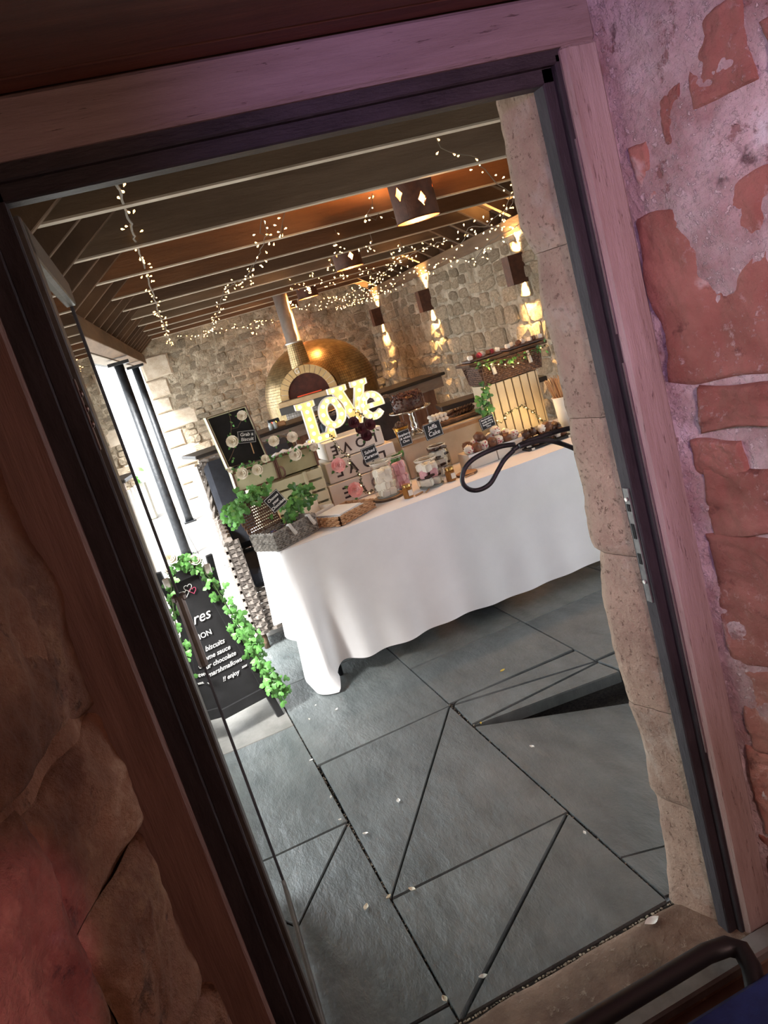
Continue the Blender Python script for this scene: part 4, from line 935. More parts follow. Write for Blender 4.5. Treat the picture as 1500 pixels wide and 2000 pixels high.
# riser, cake stand, cups
woodp = mat('pale_riser', (.46, .36, .25), (.56, .46, .34), 6, .6)
rs = obj('riser_box', MB().box((1.69, 4.36, TZ+.115), (.56, .26, .222), bev=.004), woodp); tag(rs, 'cream wooden riser box behind the glass jars', 'riser')
obj('grain_edge', MB().box((1.69, 4.228, TZ+.205), (.56, .006, .02)), woodl, rs)
cs = thing('cake_stand', 'silver pedestal cake stand on the cream riser', 'cake stand', (1.56, 4.36, .988))
mb = MB(); mb.lathe([(.058, 0), (.056, .006), (.030, .020), (.016, .035), (.022, .055), (.013, .075), (.018, .095), (.012, .115), (.020, .135)], (1.56, 4.36, .988), 24); obj('pedestal', mb, chrome, cs, True)
mb = MB(); mb.lathe([(.02, .134), (.115, .142), (.128, .150), (.126, .154), (.112, .148), (.001, .146)], (1.56, 4.36, .988), 36, cap=False); obj('plate', mb, chrome, cs, True)
ck = thing('chocolate_cake', 'round cake covered in dark glossy chocolate pieces on the silver stand', 'cake', (1.56, 4.36, 1.137))
mb = MB(); mb.lathe([(.085, 0), (.092, .01), (.090, .07), (.078, .085), (.001, .088)], (1.56, 4.36, 1.137), 26, cap=False); obj('sponge', mb, choc, ck, True)
rd = random.Random(4); mb = MB()
for i in range(260):
    a = rd.uniform(0, 2*PI); k = rd.random()
    p = (1.56+.090*math.cos(a), 4.36+.090*math.sin(a), 1.142+rd.uniform(0, .085)) if k < .6 else (1.56+.085*math.sqrt(rd.random())*math.cos(a), 4.36+.085*math.sqrt(rd.random())*math.sin(a), 1.228+rd.uniform(-.004, .012))
    mb.ball(p, rd.uniform(.006, .010), 5, 3, (1, 1, rd.uniform(.5, 1)))
obj('chocolate_pieces', mb, mat('glossy_chocolate', (.04, .015, .01), (.16, .08, .06), 60, .22, coat=.5), ck, kind='stuff')
cu = thing('gold_cup', 'gold paper cup heaped with chocolates left of the cake stand', 'cup', (1.435, 4.24, .988))
mb = MB(); mb.lathe([(.032, 0), (.045, .085)], (1.435, 4.24, .988), 22); obj('cup_body', mb, gold, cu, True)
obj('rim', MB().tube([(1.435+.045*math.cos(2*PI*i/20), 4.24+.045*math.sin(2*PI*i/20), 1.073) for i in range(20)], .002, 5, True), gold, cu)
mb = MB()
for i in range(34): a = rd.uniform(0, 6.28); q = rd.random()**.5*.036; mb.ball((1.435+q*math.cos(a), 4.24+q*math.sin(a), 1.073+rd.uniform(0, .04)*(1-q/.05)), .011, 6, 4)
c = obj('chocolate_heap', mb, choc); tag(c, 'dark chocolates heaped in the gold paper cup', 'chocolates', kind='stuff')
# log board with biscuits
lg = thing('log_board', 'bark-edged wooden board on the cream riser, laden with biscuits', 'board', (1.80, 4.36, .988))
Ml = frameM((1.80, 4.36, 1.000), (1, 0, 0), (0, 1, 0), (0, 0, 1))
obj('bark_edge', MB().box((0, 0, 0), (.34, .17, .024), Ml, .008), barkm, lg); obj('cut_face', MB().box((0, 0, .013), (.32, .15, .004), Ml), woodl, lg)
for i in range(8):
    t = obj('wafer_roll', MB().lathe([(.0065, 0), (.0115, 0), (.0115, .08), (.0065, .08)], (0, 0, 0), 10, T(1.670+.025*(i % 4), 4.29+.01*(i//4), 1.029+.023*(i//4)) @ RX(-PI/2) @ RZ(0)), mallow, None, True)
    tag(t, 'cream wafer roll on the bark-edged board, %s row, %s' % (['lower', 'upper'][i//4], ['leftmost', 'second', 'third', 'rightmost'][i % 4]), 'biscuit', 'cream wafer rolls on the bark-edged board')
for i in range(14):
    t = obj('dark_biscuit', MB().box((0, 0, 0), (.030, .055, .012), T(1.80+.021*(i % 7), 4.33+.02*(i//7), 1.030+.012*(i//7)) @ RY(-.6) @ RZ(.1*i), .003), choc)
    tag(t, 'dark leaning biscuit on the bark-edged board, %s row, %s' % (['front', 'back'][i//7], ['first from left', 'second from left', 'third from left', 'middle', 'third from right', 'second from right', 'rightmost'][i % 7]), 'biscuit', 'dark biscuits on the bark-edged board')
# white cake boxes with coated treats
for (x0, x1, lb) in ((1.665, 1.835, 'left'), (1.840, 2.005, 'right')):
    o = obj('cake_box', MB().box(((x0+x1)/2, 4.01, TZ+.044), (x1-x0, .15, .08), bev=.002), card); tag(o, 'plain white card box under the coated treats, the %s one' % lb, 'box', 'white card boxes'); obj('lid_flap', MB().box(((x0+x1)/2, 3.934, TZ+.078), (x1-x0, .003, .012)), white, o)
tw = cube_mesh('treat', mallow, .048, 5, 1., .2, True); tb = cube_mesh('treat', chocm, .050, 6, .95, .2, True)
k = 0
spots_t = [(1.685, 3.957, .868), (1.730, 3.950, .868), (1.778, 3.956, .868), (1.826, 3.950, .868), (1.874, 3.957, .868), (1.922, 3.950, .868), (1.972, 3.956, .868), (1.705, 4.010, .880), (1.752, 4.006, .884), (1.802, 4.012, .884), (1.850, 4.004, .886), (1.900, 4.008, .884), (1.950, 4.008, .880), (1.775, 3.985, .915), (1.880, 3.985, .917)]
ORD = ['first', 'second', 'third', 'middle', 'fifth', 'sixth', 'last']
for i, (x, y, z) in enumerate(spots_t):
    c = V((x, y, z)); t = thing('coated_treat', ['cream treat with raspberry crumbs', 'milk chocolate coated treat'][i % 2]+' on the white card boxes, '+(ORD[i]+' of the front row' if i < 7 else (ORD[i-7]+' of the back row' if i < 13 else ['left one on top', 'right one on top'][i-13])), 'treat', tuple(c), group=['raspberry crumb treats', 'milk chocolate treats'][i % 2]+' on the card boxes')
    me = tw if i % 2 == 0 else tb; o = inst(me, 'body', t, T(*c) @ Euler((rd.uniform(-.4, .4), rd.uniform(-.4, .4), rd.uniform(0, 3))).to_matrix().to_4x4())
    if i % 2 == 0:
        mb = MB()
        for j in range(16): mb.ball(tuple(c+V((rd.uniform(-.017, .017), -.022+rd.uniform(-.004, .002), rd.uniform(-.015, .018)))), rd.uniform(.002, .0042), 5, 3)
        obj('raspberry_crumbs', mb, redb, t, kind='stuff')
st = obj('slate_tray', MB().box((2.14, 3.96, TZ+.011), (.30, .20, .012), bev=.002), blackc); tag(st, 'flat dark slate tray of rocky road in front of the slatted crate', 'tray'); 
mb = MB(); [mb.box((x, 3.862, TZ+.011), (.02, .006, .012)) for x in (2.02, 2.26)]; obj('tray_handle', mb, steel, st)
for i in range(22):
    x = 2.02+.045*(i % 6)+rd.uniform(-.01, .01); y = 3.90+.04*((i//6) % 3); z = TZ+.040+.030*(i//9)
    me = tb if i % 4 == 1 else cube_mesh('rocky_road', choc if i % 4 else mallow, .042, 30+i, 1., .22, True)
    o = inst(me, 'rocky_road_piece', None, T(x, y, z) @ Euler((rd.uniform(-.6, .6), rd.uniform(-.6, .6), rd.uniform(0, 3))).to_matrix().to_4x4())
    lb = 'milk chocolate rocky road piece' if i % 4 == 1 else ('dark chocolate rocky road piece' if i % 4 else 'pale marshmallow rocky road piece')
    tag(o, lb+' heaped on the slate tray', 'rocky road', lb+'s on the slate tray')
# standing slatted crate, basket and trays on it
rb = obj('riser_block', MB().box((2.16, 4.27, TZ+.036), (.40, .16, .062), bev=.003), card); tag(rb, 'low white riser under the standing slatted crate', 'riser')
crate('slatted_crate', 'cream slatted crate standing upright at the right end with a fairy light wreath', 1.965, 2.315, 4.15, 4.32, TZ+.070, 1.150, 6, creamb, True)
bk = thing('wicker_basket', 'dark brown wicker basket with lights on top of the standing crate', 'basket', (2.15, 4.24, 1.154))
mb = MB(); basket(mb, (1.965, 4.14, 1.156), (1, 0, 0), (0, 1, 0), .38, .20, .115, 10, 24, .0045, .12); braid(mb, [(1.945, 4.13, 1.272), (2.365, 4.13, 1.272), (2.365, 4.35, 1.272), (1.945, 4.35, 1.272), (1.945, 4.13, 1.272)], .006); obj('basket_body', mb, wickb, bk)
for x in (2.03, 2.27): obj('strap', MB().tube([(x, 4.125, 1.275), (x, 4.118, 1.24), (x+.004, 4.118, 1.205)], [.008, .011, .012], 6), greyl, bk)
pk = obj('plank', MB().box((2.16, 4.24, 1.290), (.52, .20, .018), bev=.003), barkm); tag(pk, 'rough dark plank across the top of the wicker basket', 'board')
for i, (x0, x1, z, lb) in enumerate([(1.92, 2.13, 1.301, 'left'), (2.17, 2.42, 1.301, 'right')]):
    t = thing('serving_tray', 'narrow dark tray of small treats on the plank, %s one' % lb, 'tray', ((x0+x1)/2, 4.22, z), group='serving trays on the plank')
    obj('tray_body', MB().box(((x0+x1)/2, 4.22, z+.008), (x1-x0, .12, .014), bev=.003), choc, t)
    for j in range(7):
        c = ((x0+.018+(x1-x0-.03)*j/6), 4.19+.02*(j % 2), z+.027); o = inst(cube_mesh('bite', [mallow, chocm, redb][j % 3] if i == 0 else [mallow, mallow, chocm][j % 3], .026, 60+j), 'bite_sized_treat', None, T(*c) @ RZ(j) @ RY(.3*j))
        pos = ['first from left', 'second from left', 'third from left', 'centre', 'third from right', 'second from right', 'rightmost'][j]; lb2 = ['cream', 'brown', 'red'][j % 3] if i == 0 else ['cream', 'cream', 'brown'][j % 3]
        tag(o, '%s bite on the %s serving tray above the basket, %s' % (lb2, lb, pos), 'treat', '%s treats on the %s tray' % (lb2, lb))
iv = thing('ivy_sprig', 'green ivy hanging down the left of the standing crate', 'ivy', (1.96, 4.1, .95)); pts = [aty(945, 750, 4.09), aty(942, 780, 4.09), aty(948, 800, 4.09), aty(955, 812, 4.09)]
obj('vine', MB().tube(pts, .002, 5), stemm, iv); leaves(iv, pts, 46, .038, .014, [LMd, LM_], rd)
iv = thing('ivy_sprig', 'dark trailing leaves over the top edge of the wicker basket', 'ivy', (2.2, 4.1, 1.25)); pts = [aty(935, 715, 4.10), aty(965, 705, 4.10), aty(1000, 700, 4.10), aty(1040, 685, 4.10), aty(1065, 675, 4.10)]
obj('vine', MB().tube(pts, .002, 5), stemm, iv); leaves(iv, pts, 44, .024, .012, [LMd, LMo], rd)
iv = thing('ivy_sprig', 'small green leaves between the white jar and the pink jar', 'ivy', (1.26, 4.1, .85)); pts = [aty(766, 895, 4.10), aty(775, 905, 4.08), aty(780, 885, 4.10)]
obj('vine', MB().tube(pts, .002, 5), stemm, iv); leaves(iv, pts, 18, .034, .010, [LMd], rd)
# tub of skewers
tu = thing('white_tub', 'tall white tub standing at the right end of the table', 'tub', (2.375, 4.02, TZ+.004)); mb = MB(); mb.lathe([(.056, 0), (.060, .004), (.068, .205), (.071, .210), (.066, .210), (.058, .02), (.001, .018)], (2.375, 4.02, TZ+.004), 26, cap=False); obj('tub_body', mb, white, tu, True); mb = MB(); mb.tube([(2.375+.071*math.cos(a), 4.02+.071*math.sin(a), TZ+.212) for a in [2*PI*i/26 for i in range(26)]], .003, 6, True); obj('rim', mb, white, tu, True)
for i in range(60):
    a = rd.uniform(0, 6.28); q = rd.random()**.5; b = V((2.375+.030*q*math.cos(a), 4.02+.030*q*math.sin(a), TZ+.10)); e = V((2.375+.085*q*math.cos(a)-.012, 4.02+.06*q*math.sin(a), TZ+.325+rd.uniform(-.012, .012)))
    o = obj('skewer', MB().tube([b, e], .0022, 4), skew); tag(o, 'thin wooden skewer standing in the white tub', 'skewer', 'wooden skewers in the white tub')

# ------------------------------------------------------------ under the table
for (px, py, w, lb) in ((742, 1275, .12, 'left'), (828, 1234, .10, 'right')):
    p = atz(px, py); p = V((p.x, p.y+.02, 0)); o = obj('plastic_tub', MB().box((p.x+w/2-.04, p.y+.20, .075), (w+.10, .30, .15), bev=.012), plast); tag(o, 'clear plastic storage tub under the table, %s one' % lb, 'storage tub', 'plastic tubs under the table')
    obj('lid', MB().box((p.x+w/2-.04, p.y+.20, .156), (w+.12, .32, .012), bev=.004), mat('tub_lid', (.5, .52, .53), None, rough=.3), o)
bgm = MB(); bgm.grid(lambda a, b: V((1.50+.16*math.cos(2*PI*a)*math.sin(PI*min(.99, b)**.8)+nz((a*3, b*3, 0), 2)*.02, 3.95+.13*math.sin(2*PI*a)*math.sin(PI*min(.99, b)**.8), .145*(1-math.cos(PI*b))/2*1.0+nz((math.cos(a*6.28)*2, math.sin(a*6.28)*2, b*4), 2)*.015+.012)), 36, 16)
o = obj('navy_bag', bgm, blueb, None, True); tag(o, 'crumpled navy bag on the flagstones beneath the table', 'bag')
obj('strap', MB().tube([(1.42, 3.85, .10), (1.50, 3.80, .16), (1.58, 3.85, .10)], .008, 6), blueb, o)

# ------------------------------------------------------------ rattan armchairs
def armchair(x, y, rz, label, hb=1.13, ha=.71, w=.66, d=.66):
    t = thing('rattan_armchair', label, 'armchair', (x, y, 0), rz, 'rattan armchairs'); hw = w/2; L = dict(local=True)
    z0 = .10
    for s, nm in ((-1, 'side'), (1, 'side')):
        mb = MB(); weave(mb, (s*hw, -d/2, z0), (0, 1, 0), (0, 0, 1), (s, 0, 0), d, ha-z0, 24, 11, .009); obj('arm_panel', mb, wick, t, **L)
        mb = MB(); braid(mb, [(s*(hw-.012), -d/2-.01, ha), (s*(hw-.012), d/2, ha+.03)], .028); obj('arm_roll', mb, wick, t, **L)
        mb = MB(); weave(mb, (s*hw-(.07 if s > 0 else 0), -d/2, z0), (1, 0, 0), (0, 0, 1), (0, -1, 0), .07, ha-z0, 24, 2, .009); obj('arm_front', mb, wick, t, **L)
    mb = MB(); weave(mb, (-hw, d/2, z0), (1, 0, 0), (0, 0, 1), (0, 1, 0), w, hb-z0, 42, 12, .009); obj('back_panel', mb, wick, t, **L)
    mb = MB(); braid(mb, [(-hw, d/2-.01, ha), (-hw+.03, d/2, hb), (hw-.03, d/2, hb), (hw, d/2-.01, ha)], .019); obj('back_roll', mb, wick, t, **L)
    mb = MB(); weave(mb, (-hw+.07, -d/2+.02, z0), (1, 0, 0), (0, 0, 1), (0, -1, 0), w-.14, .25, 11, 10, .009); obj('seat_front', mb, wick, t, **L)
    obj('seat_cushion', MB().box((0, 0, .43), (w-.12, d-.08, .12), bev=.03), navy, t, **L)
    mb = MB(); mb.box((0, 0, 0), (w-.06, .11, .60), T(0, d/2-.09, .83) @ RX(-.13), .035); obj('back_cushion', mb, navy, t, **L)
    for sx in (-1, 1):
        for sy in (-1, 1): obj('leg', MB().tube([(sx*(hw-.03), sy*(d/2-.03), 0), (sx*(hw-.03), sy*(d/2-.03), .12)], .018, 8), barkm, t, True, **L)
    return t
ch = armchair(.665, 4.89, -.05, 'grey rattan armchair with dark cushions beyond the left end of the table')
dup(ch, loc=(1.62, 5.30, 0), rz=.1, label='grey rattan armchair behind the letter boxes, mostly hidden')

# ------------------------------------------------------------ bar counter, oven
Ba, Bb = V((.456, 6.72, 0)), V((3.03, 7.20, 0)); BU = (Bb-Ba).normalized(); BN = V((-BU.y, BU.x, 0)); BL = (Bb-Ba).length
bar = thing('bar_counter', 'long dark-topped timber bar with reddish boards in front of the oven', 'bar', tuple(Ba)); BM = frameM(Ba, BU, BN, V((0, 0, 1)))
obj('counter_top', MB().box((BL/2, .22, 1.035), (BL, .46, .03), BM, .006), mat('bar_top_dark', (.012, .010, .010), (.03, .025, .022), 8, .35), bar)
obj('fascia', MB().box((BL/2, .04, .965), (BL-.06, .03, .10), BM), mat('bar_fascia', (.20, .15, .12), (.30, .24, .20), 6, .6, stretch=(.5, 4, 4)), bar)
for k in range(17): obj('front_board', MB().box((.16+k*(BL-.2)/17, .10, .46), ((BL-.2)/17-.008, .02, .90), BM, .003), barpanel, bar)
obj('end_panel', MB().box((.05, .22, .46), (.02, .36, .92), BM), greyl, bar)
for k in range(4): obj('end_slat', MB().box((.02, .03+.11*k, .48), (.018, .05, .94), BM, .003), greyl, bar)
sc2 = thing('side_shelf', 'low dark shelf along the right wall behind the crates', 'shelf', (3.1, 5.6, 0)); a_, b_ = atz(862, 800, .98), atz(1068, 738, .98)
SUv = (b_-a_).normalized(); SM_ = frameM((a_.x, a_.y, 0), SUv, V((-SUv.y, SUv.x, 0)), V((0, 0, 1))); obj('shelf_top', MB().box(((b_-a_).length/2, .12, .98), ((b_-a_).length, .26, .035), SM_, .004), MATS['bar_top_dark'], sc2)
for u in (.2, (b_-a_).length-.2): obj('shelf_leg', MB().box((u, .16, .48), (.06, .06, .96), SM_), barm, sc2)
OL = V((2.48, 10.0, 0)); OA = math.radians(-23)
ov = thing('pizza_oven', 'domed pizza oven clad in gold mosaic with an arched stone mouth', 'oven', tuple(OL), OA); L_ = dict(local=True)
def tiles(mb, fn, nu, nv, gap=.12, lift=.0035, keep=None):
    for j in range(nv):
        for i in range(nu):
            if keep and not keep((i+.5)/nu, (j+.5)/nv): continue
            g = gap/2; c4 = [fn((i+a)/nu, (j+b)/nv) for a, b in ((g, g), (1-g, g), (1-g, 1-g), (g, 1-g))]
            n_ = (c4[1]-c4[0]).cross(c4[3]-c4[0]);
            if n_.length < 1e-9: continue
            n_.normalize(); t4 = [c+n_*lift for c in c4]
            mb.add(c4+t4, [(4, 5, 6, 7), (0, 1, 5, 4), (1, 2, 6, 5), (2, 3, 7, 6), (3, 0, 4, 7)])
zb = .84
def dome(a, b):
    an = 2*PI*a
    if b < .28: r, z = 1., zb+(b/.28)*.20
    else: q = (b-.28)/.72*PI/2*.985; r = math.cos(q)**.9; z = zb+.20+.67*math.sin(q)
    return V((.73*r*math.cos(an), .70*r*math.sin(an), z))
hood_r = .355; yF = -.90
def hood(a, b):   # a around the arch, b from the mouth backwards
    an = PI*a; base = .29; s = math.sin(an)
    if a < 0: pass
    x = -hood_r*math.cos(an); z = 1.13+hood_r*.92*s
    return V((x*(1), yF+.015+.55*b, z+(.04*b)))
def cheek(s):
    return lambda a, b: V((s*hood_r, yF+.015+.55*(b if s > 0 else 1-b), zb+(1.13-zb)*a)) if False else V((s*hood_r, yF+.015+.55*b, zb+(1.13-zb)*a))
mb = MB(); mb.grid(dome, 64, 30); mb.grid(hood, 30, 6); [mb.grid(cheek(s), 3, 3) for s in (-1, 1)]; mb.box((0, yF+.30, zb+.08), (2*hood_r-.01, .58, .42)); obj('grout_shell', mb, grout, ov, True, **L_)
obj('grout_shell', MB().box((0, yF+.012, 1.0), (.66, .02, .30)), grout, ov, **L_)
mb = MB(); tiles(mb, dome, 150, 42); tiles(mb, hood, 38, 16); obj('mosaic_tiles', mb, goldt, ov, kind='stuff', **L_)
mb = MB(); tiles(mb, lambda a, b: V((-hood_r, yF+.015+.55*(1-a), zb+(1.13-zb)*b)), 16, 9); tiles(mb, lambda a, b: V((hood_r, yF+.015+.55*a, zb+(1.13-zb)*b)), 16, 9)
tiles(mb, lambda a, b: V((-hood_r+2*hood_r*a, yF, zb+(1.07-zb)*b)), 22, 7); obj('mosaic_tiles', mb, mat('grey_mosaic', (.16, .15, .14), (.34, .32, .30), 14, .35, metallic=.7), ov, kind='stuff', **L_)
# mouth: flat dark sheet painting the shaded opening, ring of arch stones, ledge
obj('mouth_shade', MB().prism([(-.25, 1.12)]+[(-.25*math.cos(PI*i/16), 1.12+.25*math.sin(PI*i/16)) for i in range(17)]+[(.25, 1.12)], .004, T(0, yF-.012, 0)), mouthd, ov, **L_)
for k in range(15):
    a0, a1 = PI*k/15+.012, PI*(k+1)/15-.012; mb = MB()
    poly = [(-.252*math.cos(a0), 1.12+.250*math.sin(a0)), (-.345*math.cos(a0), 1.12+.345*math.sin(a0)), (-.345*math.cos((a0+a1)/2), 1.12+.345*math.sin((a0+a1)/2)), (-.345*math.cos(a1), 1.12+.345*math.sin(a1)), (-.252*math.cos(a1), 1.12+.250*math.sin(a1))]
    mb.prism(poly, .05, T(0, yF-.035, 0)); o = obj('arch_stone', mb, archs, ov, **L_)
    if k == 6: obj('lettering', text_mb('G', .085, frameM((-.298*math.cos((a0+a1)/2), yF-.037, 1.12+.298*math.sin((a0+a1)/2)), (1, 0, .05), (0, 0, 1), (0, -1, 0)), .001, 0), mallow, o, **L_)
obj('arch_joints', MB().prism([(-.34*math.cos(PI*i/20), 1.12+.34*math.sin(PI*i/20)) for i in range(21)]+[(.25*math.cos(PI*i/20), 1.12+.25*math.sin(PI*i/20)) for i in range(21)], .03, T(0, yF-.022, 0)), mallow, ov, **L_)
obj('stone_ledge', MB().box((0, yF-.04, 1.085), (.76, .16, .06), None, .006), mat('ledge_stone', (.40, .27, .13), (.5, .36, .2), 8, .6), ov, **L_)
obj('metal_apron', MB().box((0, yF-.06, 1.01), (.78, .05, .09), None, .004), mat('apron_grey', (.06, .055, .05), None, rough=.6, metallic=.3), ov, **L_)
obj('embers', MB().box((.0, yF-.018, 1.125), (.30, .008, .012)), emis('ember_glow', (1.0, .10, .02), .12), ov, **L_)
mb = MB(); mb.lathe([(.115, 1.42), (.108, 1.62), (.095, 1.73)], (-.05, yF+.28, 0), 28); obj('flue_cone', mb, grout, ov, True, **L_)
mb = MB(); tiles(mb, lambda a, b: V((-.05+(.120-.022*b)*math.cos(2*PI*a), yF+.28+(.120-.022*b)*math.sin(2*PI*a), 1.42+.31*b)), 26, 12); obj('mosaic_tiles', mb, goldt, ov, kind='stuff', **L_)
mb = MB(); mb.lathe([(.108, 1.73), (.112, 1.75), (.090, 1.755), (.086, 2.36)], (-.05, yF+.28, 0), 28); obj('flue_pipe', mb, steel, ov, True, **L_)
obj('oven_bench', MB().box((0, -.05, .42), (1.5, 1.5, .82), None, .01), barm, ov, **L_)
MT = Matrix.Translation(OL) @ RZ(OA)
p = MT @ V((-.53, -.86, .90)); t = thing('oven_controller', 'small black control box with red and yellow digits at the foot of the oven', 'display', tuple(p)); obj('case', MB().box(tuple(p), (.14, .05, .10), None, .006), blackc, t)
mb = text_mb('8', .07, frameM((p.x+.012, p.y-.027, p.z-.005), (1, 0, 0), (0, 0, 1), (0, -1, 0)), .001, .1); obj('digit_yellow', mb, emis('display_yellow', (1., .75, .1), 3), t)
mb = text_mb('8', .07, frameM((p.x-.035, p.y-.027, p.z-.005), (1, 0, 0), (0, 0, 1), (0, -1, 0)), .001, .1); obj('digit_red', mb, emis('display_red', (1., .1, .05), 3), t)
for i, (px, lb) in enumerate(((527, 'left'), (536, 'right'))):
    p = aty(px, 826, 6.9); p.z = 1.051; o = obj('spice_jar', MB().lathe([(.022, 0), (.022, .045), (.015, .05), (.016, .062)], tuple(p), 14), mat('milky_glass', (.45, .5, .5), None, rough=.2), None, True); tag(o, 'small pale glass jar on the bar left of the marquee letters, %s one' % lb, 'jar', 'small jars on the bar'); 
p = aty(547, 822, 6.92); p.z = 1.053; o = obj('bread_board', MB().box((p.x, p.y, 1.075), (.08, .06, .045), None, .01), woodl); tag(o, 'small rounded wooden block beside the jars on the bar', 'block')

# ------------------------------------------------------------ chalkboard with ivy
AB = thing('chalkboard_sign', 'black A-board chalk sign with ivy round its frame left of the table', 'sign board', (.045, 3.60, 0)); Aa = math.radians(14)
AU = V((math.cos(Aa), math.sin(Aa), 0)); ANn = V((math.sin(Aa), -math.cos(Aa), 0)); lean = .17
AZ = (Z1*math.cos(lean)-ANn*math.sin(lean)); AF = frameM((.045, 3.585, 0), AU, AZ.cross(AU)*-1 if False else (AU.cross(AZ))*-1, AZ)
hh = .86
def hw_(z): return .205-.105*z/hh
for s in (-1, 1): obj('leg', MB().add([(s*hw_(0), -.009, 0), (s*(hw_(0)-.034), -.009, 0), (s*(hw_(0)-.034), .009, 0), (s*hw_(0), .009, 0), (s*hw_(hh), -.009, hh), (s*(hw_(hh)-.034), -.009, hh), (s*(hw_(hh)-.034), .009, hh), (s*hw_(hh), .009, hh)], [(0, 1, 2, 3), (7, 6, 5, 4), (0, 4, 5, 1), (1, 5, 6, 2), (2, 6, 7, 3), (3, 7, 4, 0)], AF), blackc, AB)
for z in (.14, .82): obj('cross_bar', MB().box((0, -.002, z), (2*hw_(z)-.05, .016, .05), AF, .003), blackc, AB)
obj('board', MB().add([(-hw_(.14)+.03, .004, .14), (hw_(.14)-.03, .004, .14), (hw_(.82)-.03, .004, .82), (-hw_(.82)+.03, .004, .82), (-hw_(.14)+.03, .009, .14), (hw_(.14)-.03, .009, .14), (hw_(.82)-.03, .009, .82), (-hw_(.82)+.03, .009, .82)], [(0, 1, 2, 3), (7, 6, 5, 4), (0, 4, 5, 1), (1, 5, 6, 2), (2, 6, 7, 3), (3, 7, 4, 0)], AF), blackc, AB)
AF2 = AF @ T(0, .03, 0) @ T(0, 0, hh) @ RX(.42) @ T(0, 0, -hh)
for s in (-1, 1): obj('leg', MB().box((s*.17, 0, hh/2), (.034, .016, hh), AF2, .003), blackc, AB)
obj('rear_panel', MB().box((0, 0, .48), (.31, .010, .66), AF2), blackc, AB)
def abt(s, x, z, size, align='RIGHT', m=chalk, sh=.35):
    F = AF @ frameM((x, -.0005, z), (1, 0, 0), (0, 0, 1), (0, -1, 0)); obj('lettering', text_mb(s, size, F, .0006, sh, 1., align, bold=.0003), m, AB)
abt("S'mores", .058, .605, .072); abt('STATION', .034, .520, .036, sh=0); abt('biscuits', .072, .455, .034); abt('& some sauce', .086, .415, .032); abt('your chocolate', .100, .377, .031); abt('& marshmallows', .116, .338, .031); abt('!! enjoy', .080, .288, .029); abt('xxx', .128, .300, .018)
def heart(x, z, r, m):
    pts = []
    for i in range(25): a = 2*PI*i/24; pts.append(AF @ V((x+r*.06*16*math.sin(a)**3, -.001, z+r*.06*(13*math.cos(a)-5*math.cos(2*a)-2*math.cos(3*a)-math.cos(4*a)))))
    obj('chalk_heart', MB().tube(pts[:-1], .0014, 4, True), m, AB)
heart(.010, .755, .020, chalk); heart(-.012, .735, .018, chalk); heart(.026, .735, .017, pinkch)
obj('clip', MB().box((.045, -.012, .81), (.035, .02, .05), AF @ RY(.1), .005), steel, AB)
gl = thing('ivy_garland', 'bright green ivy garland wound round the chalkboard frame', 'garland', (.06, 3.6, .1)); rd = random.Random(33)
gp = [AF @ V(p) for p in ((-.21, -.02, .10), (-.19, -.02, .35), (-.15, -.02, .60), (-.12, -.02, .80), (-.02, -.02, .885), (.08, -.02, .87), (.120, -.02, .75), (.150, -.02, .55), (.175, -.02, .40), (.205, -.02, .20), (.225, -.02, .10))]
obj('vine', MB().tube(gp, .003, 5), stemm, gl)
leaves(gl, gp, 200, .034, .016, [LM_], rd); leaves(gl, gp[7:], 130, .040, .024, [LM_], rd); leaves(gl, gp[:2], 60, .042, .026, [LM_], rd)
for i, (u, z, r, lb) in enumerate([(-.02, .915, .032, 'cream rose on top of the chalkboard, the larger one'), (.085, .865, .028, 'cream rose at the upper right corner of the chalkboard')]):
    c = AF @ V((u, -.03, z)); t = thing('rose', lb, 'flower', tuple(c)); mb = MB(); bloom(mb, c, r, (0, -1, .5), 50+i); obj('bloom', mb, rosew, t, True); 

# ------------------------------------------------------------ lamps
def pendant(x, y, z_, label):
    t = thing('pendant_lamp', label, 'lamp', (x, y, z_), group='pendant lamps between the ties'); r, h = .125, .235; L = dict(local=True)
    mb = MB(); mi = MB(); ns, nc_ = 6, 10
    for s in range(ns):
        vc = .62 if s % 2 else .38
        for c_ in range(nc_):
            def hgt(u): d = abs(u-.5)*nc_/ (nc_*.34)*1.0; d = abs(u-.5)/.17; return max(0, 1-d)*.17
            u0, u1 = c_/nc_, (c_+1)/nc_
            for bd, rr, M_ in ((mb, r, 0), (mi, r-.003, 1)):
                P_ = lambda u, v: V((rr*math.cos(2*PI*(s+u)/ns), rr*math.sin(2*PI*(s+u)/ns), v*h))
                h0, h1 = hgt(u0), hgt(u1)
                if h0 == 0 and h1 == 0: qs = [(0, 0, 1, 1)]
                else: qs = [(0, 0, vc-h0, vc-h1), (vc+h0, vc+h1, 1, 1)]
                for (a0, a1, b0, b1) in qs: bd.add([P_(u0, a0), P_(u1, a1), P_(u1, b1), P_(u0, b0)], [(0, 1, 2, 3)])
    obj('shade', mb, rust, t, **L); obj('shade_lining', mi, copper, t, **L)
    mb = MB(); mb.tube([(r*math.cos(2*PI*i/30), r*math.sin(2*PI*i/30), .001) for i in range(30)], .0035, 5, True); obj('shade_rim', mb, rust, t, **L)
    mb = MB(); mb.ball((0, 0, .135), .032, 12, 8); obj('bulb', mb, emis('lamp_bulb_glow', (1., .72, .38), 22), t, True, **L)
    mb = MB(); mb.tube([(0, 0, .16), (0, 0, .42)], .008, 6); mb.tube([(-r, 0, .20), (r, 0, .20)], .003, 5); obj('stem', mb, rust, t, **L)
    l = light('lamp_light', 'POINT', (0, 0, .085), None, 34, (1., .52, .20), .03); l.parent = t
    l = light('lamp_light', 'POINT', (0, 0, .225), None, 60, (1., .44, .13), .03); l.parent = t
    return t
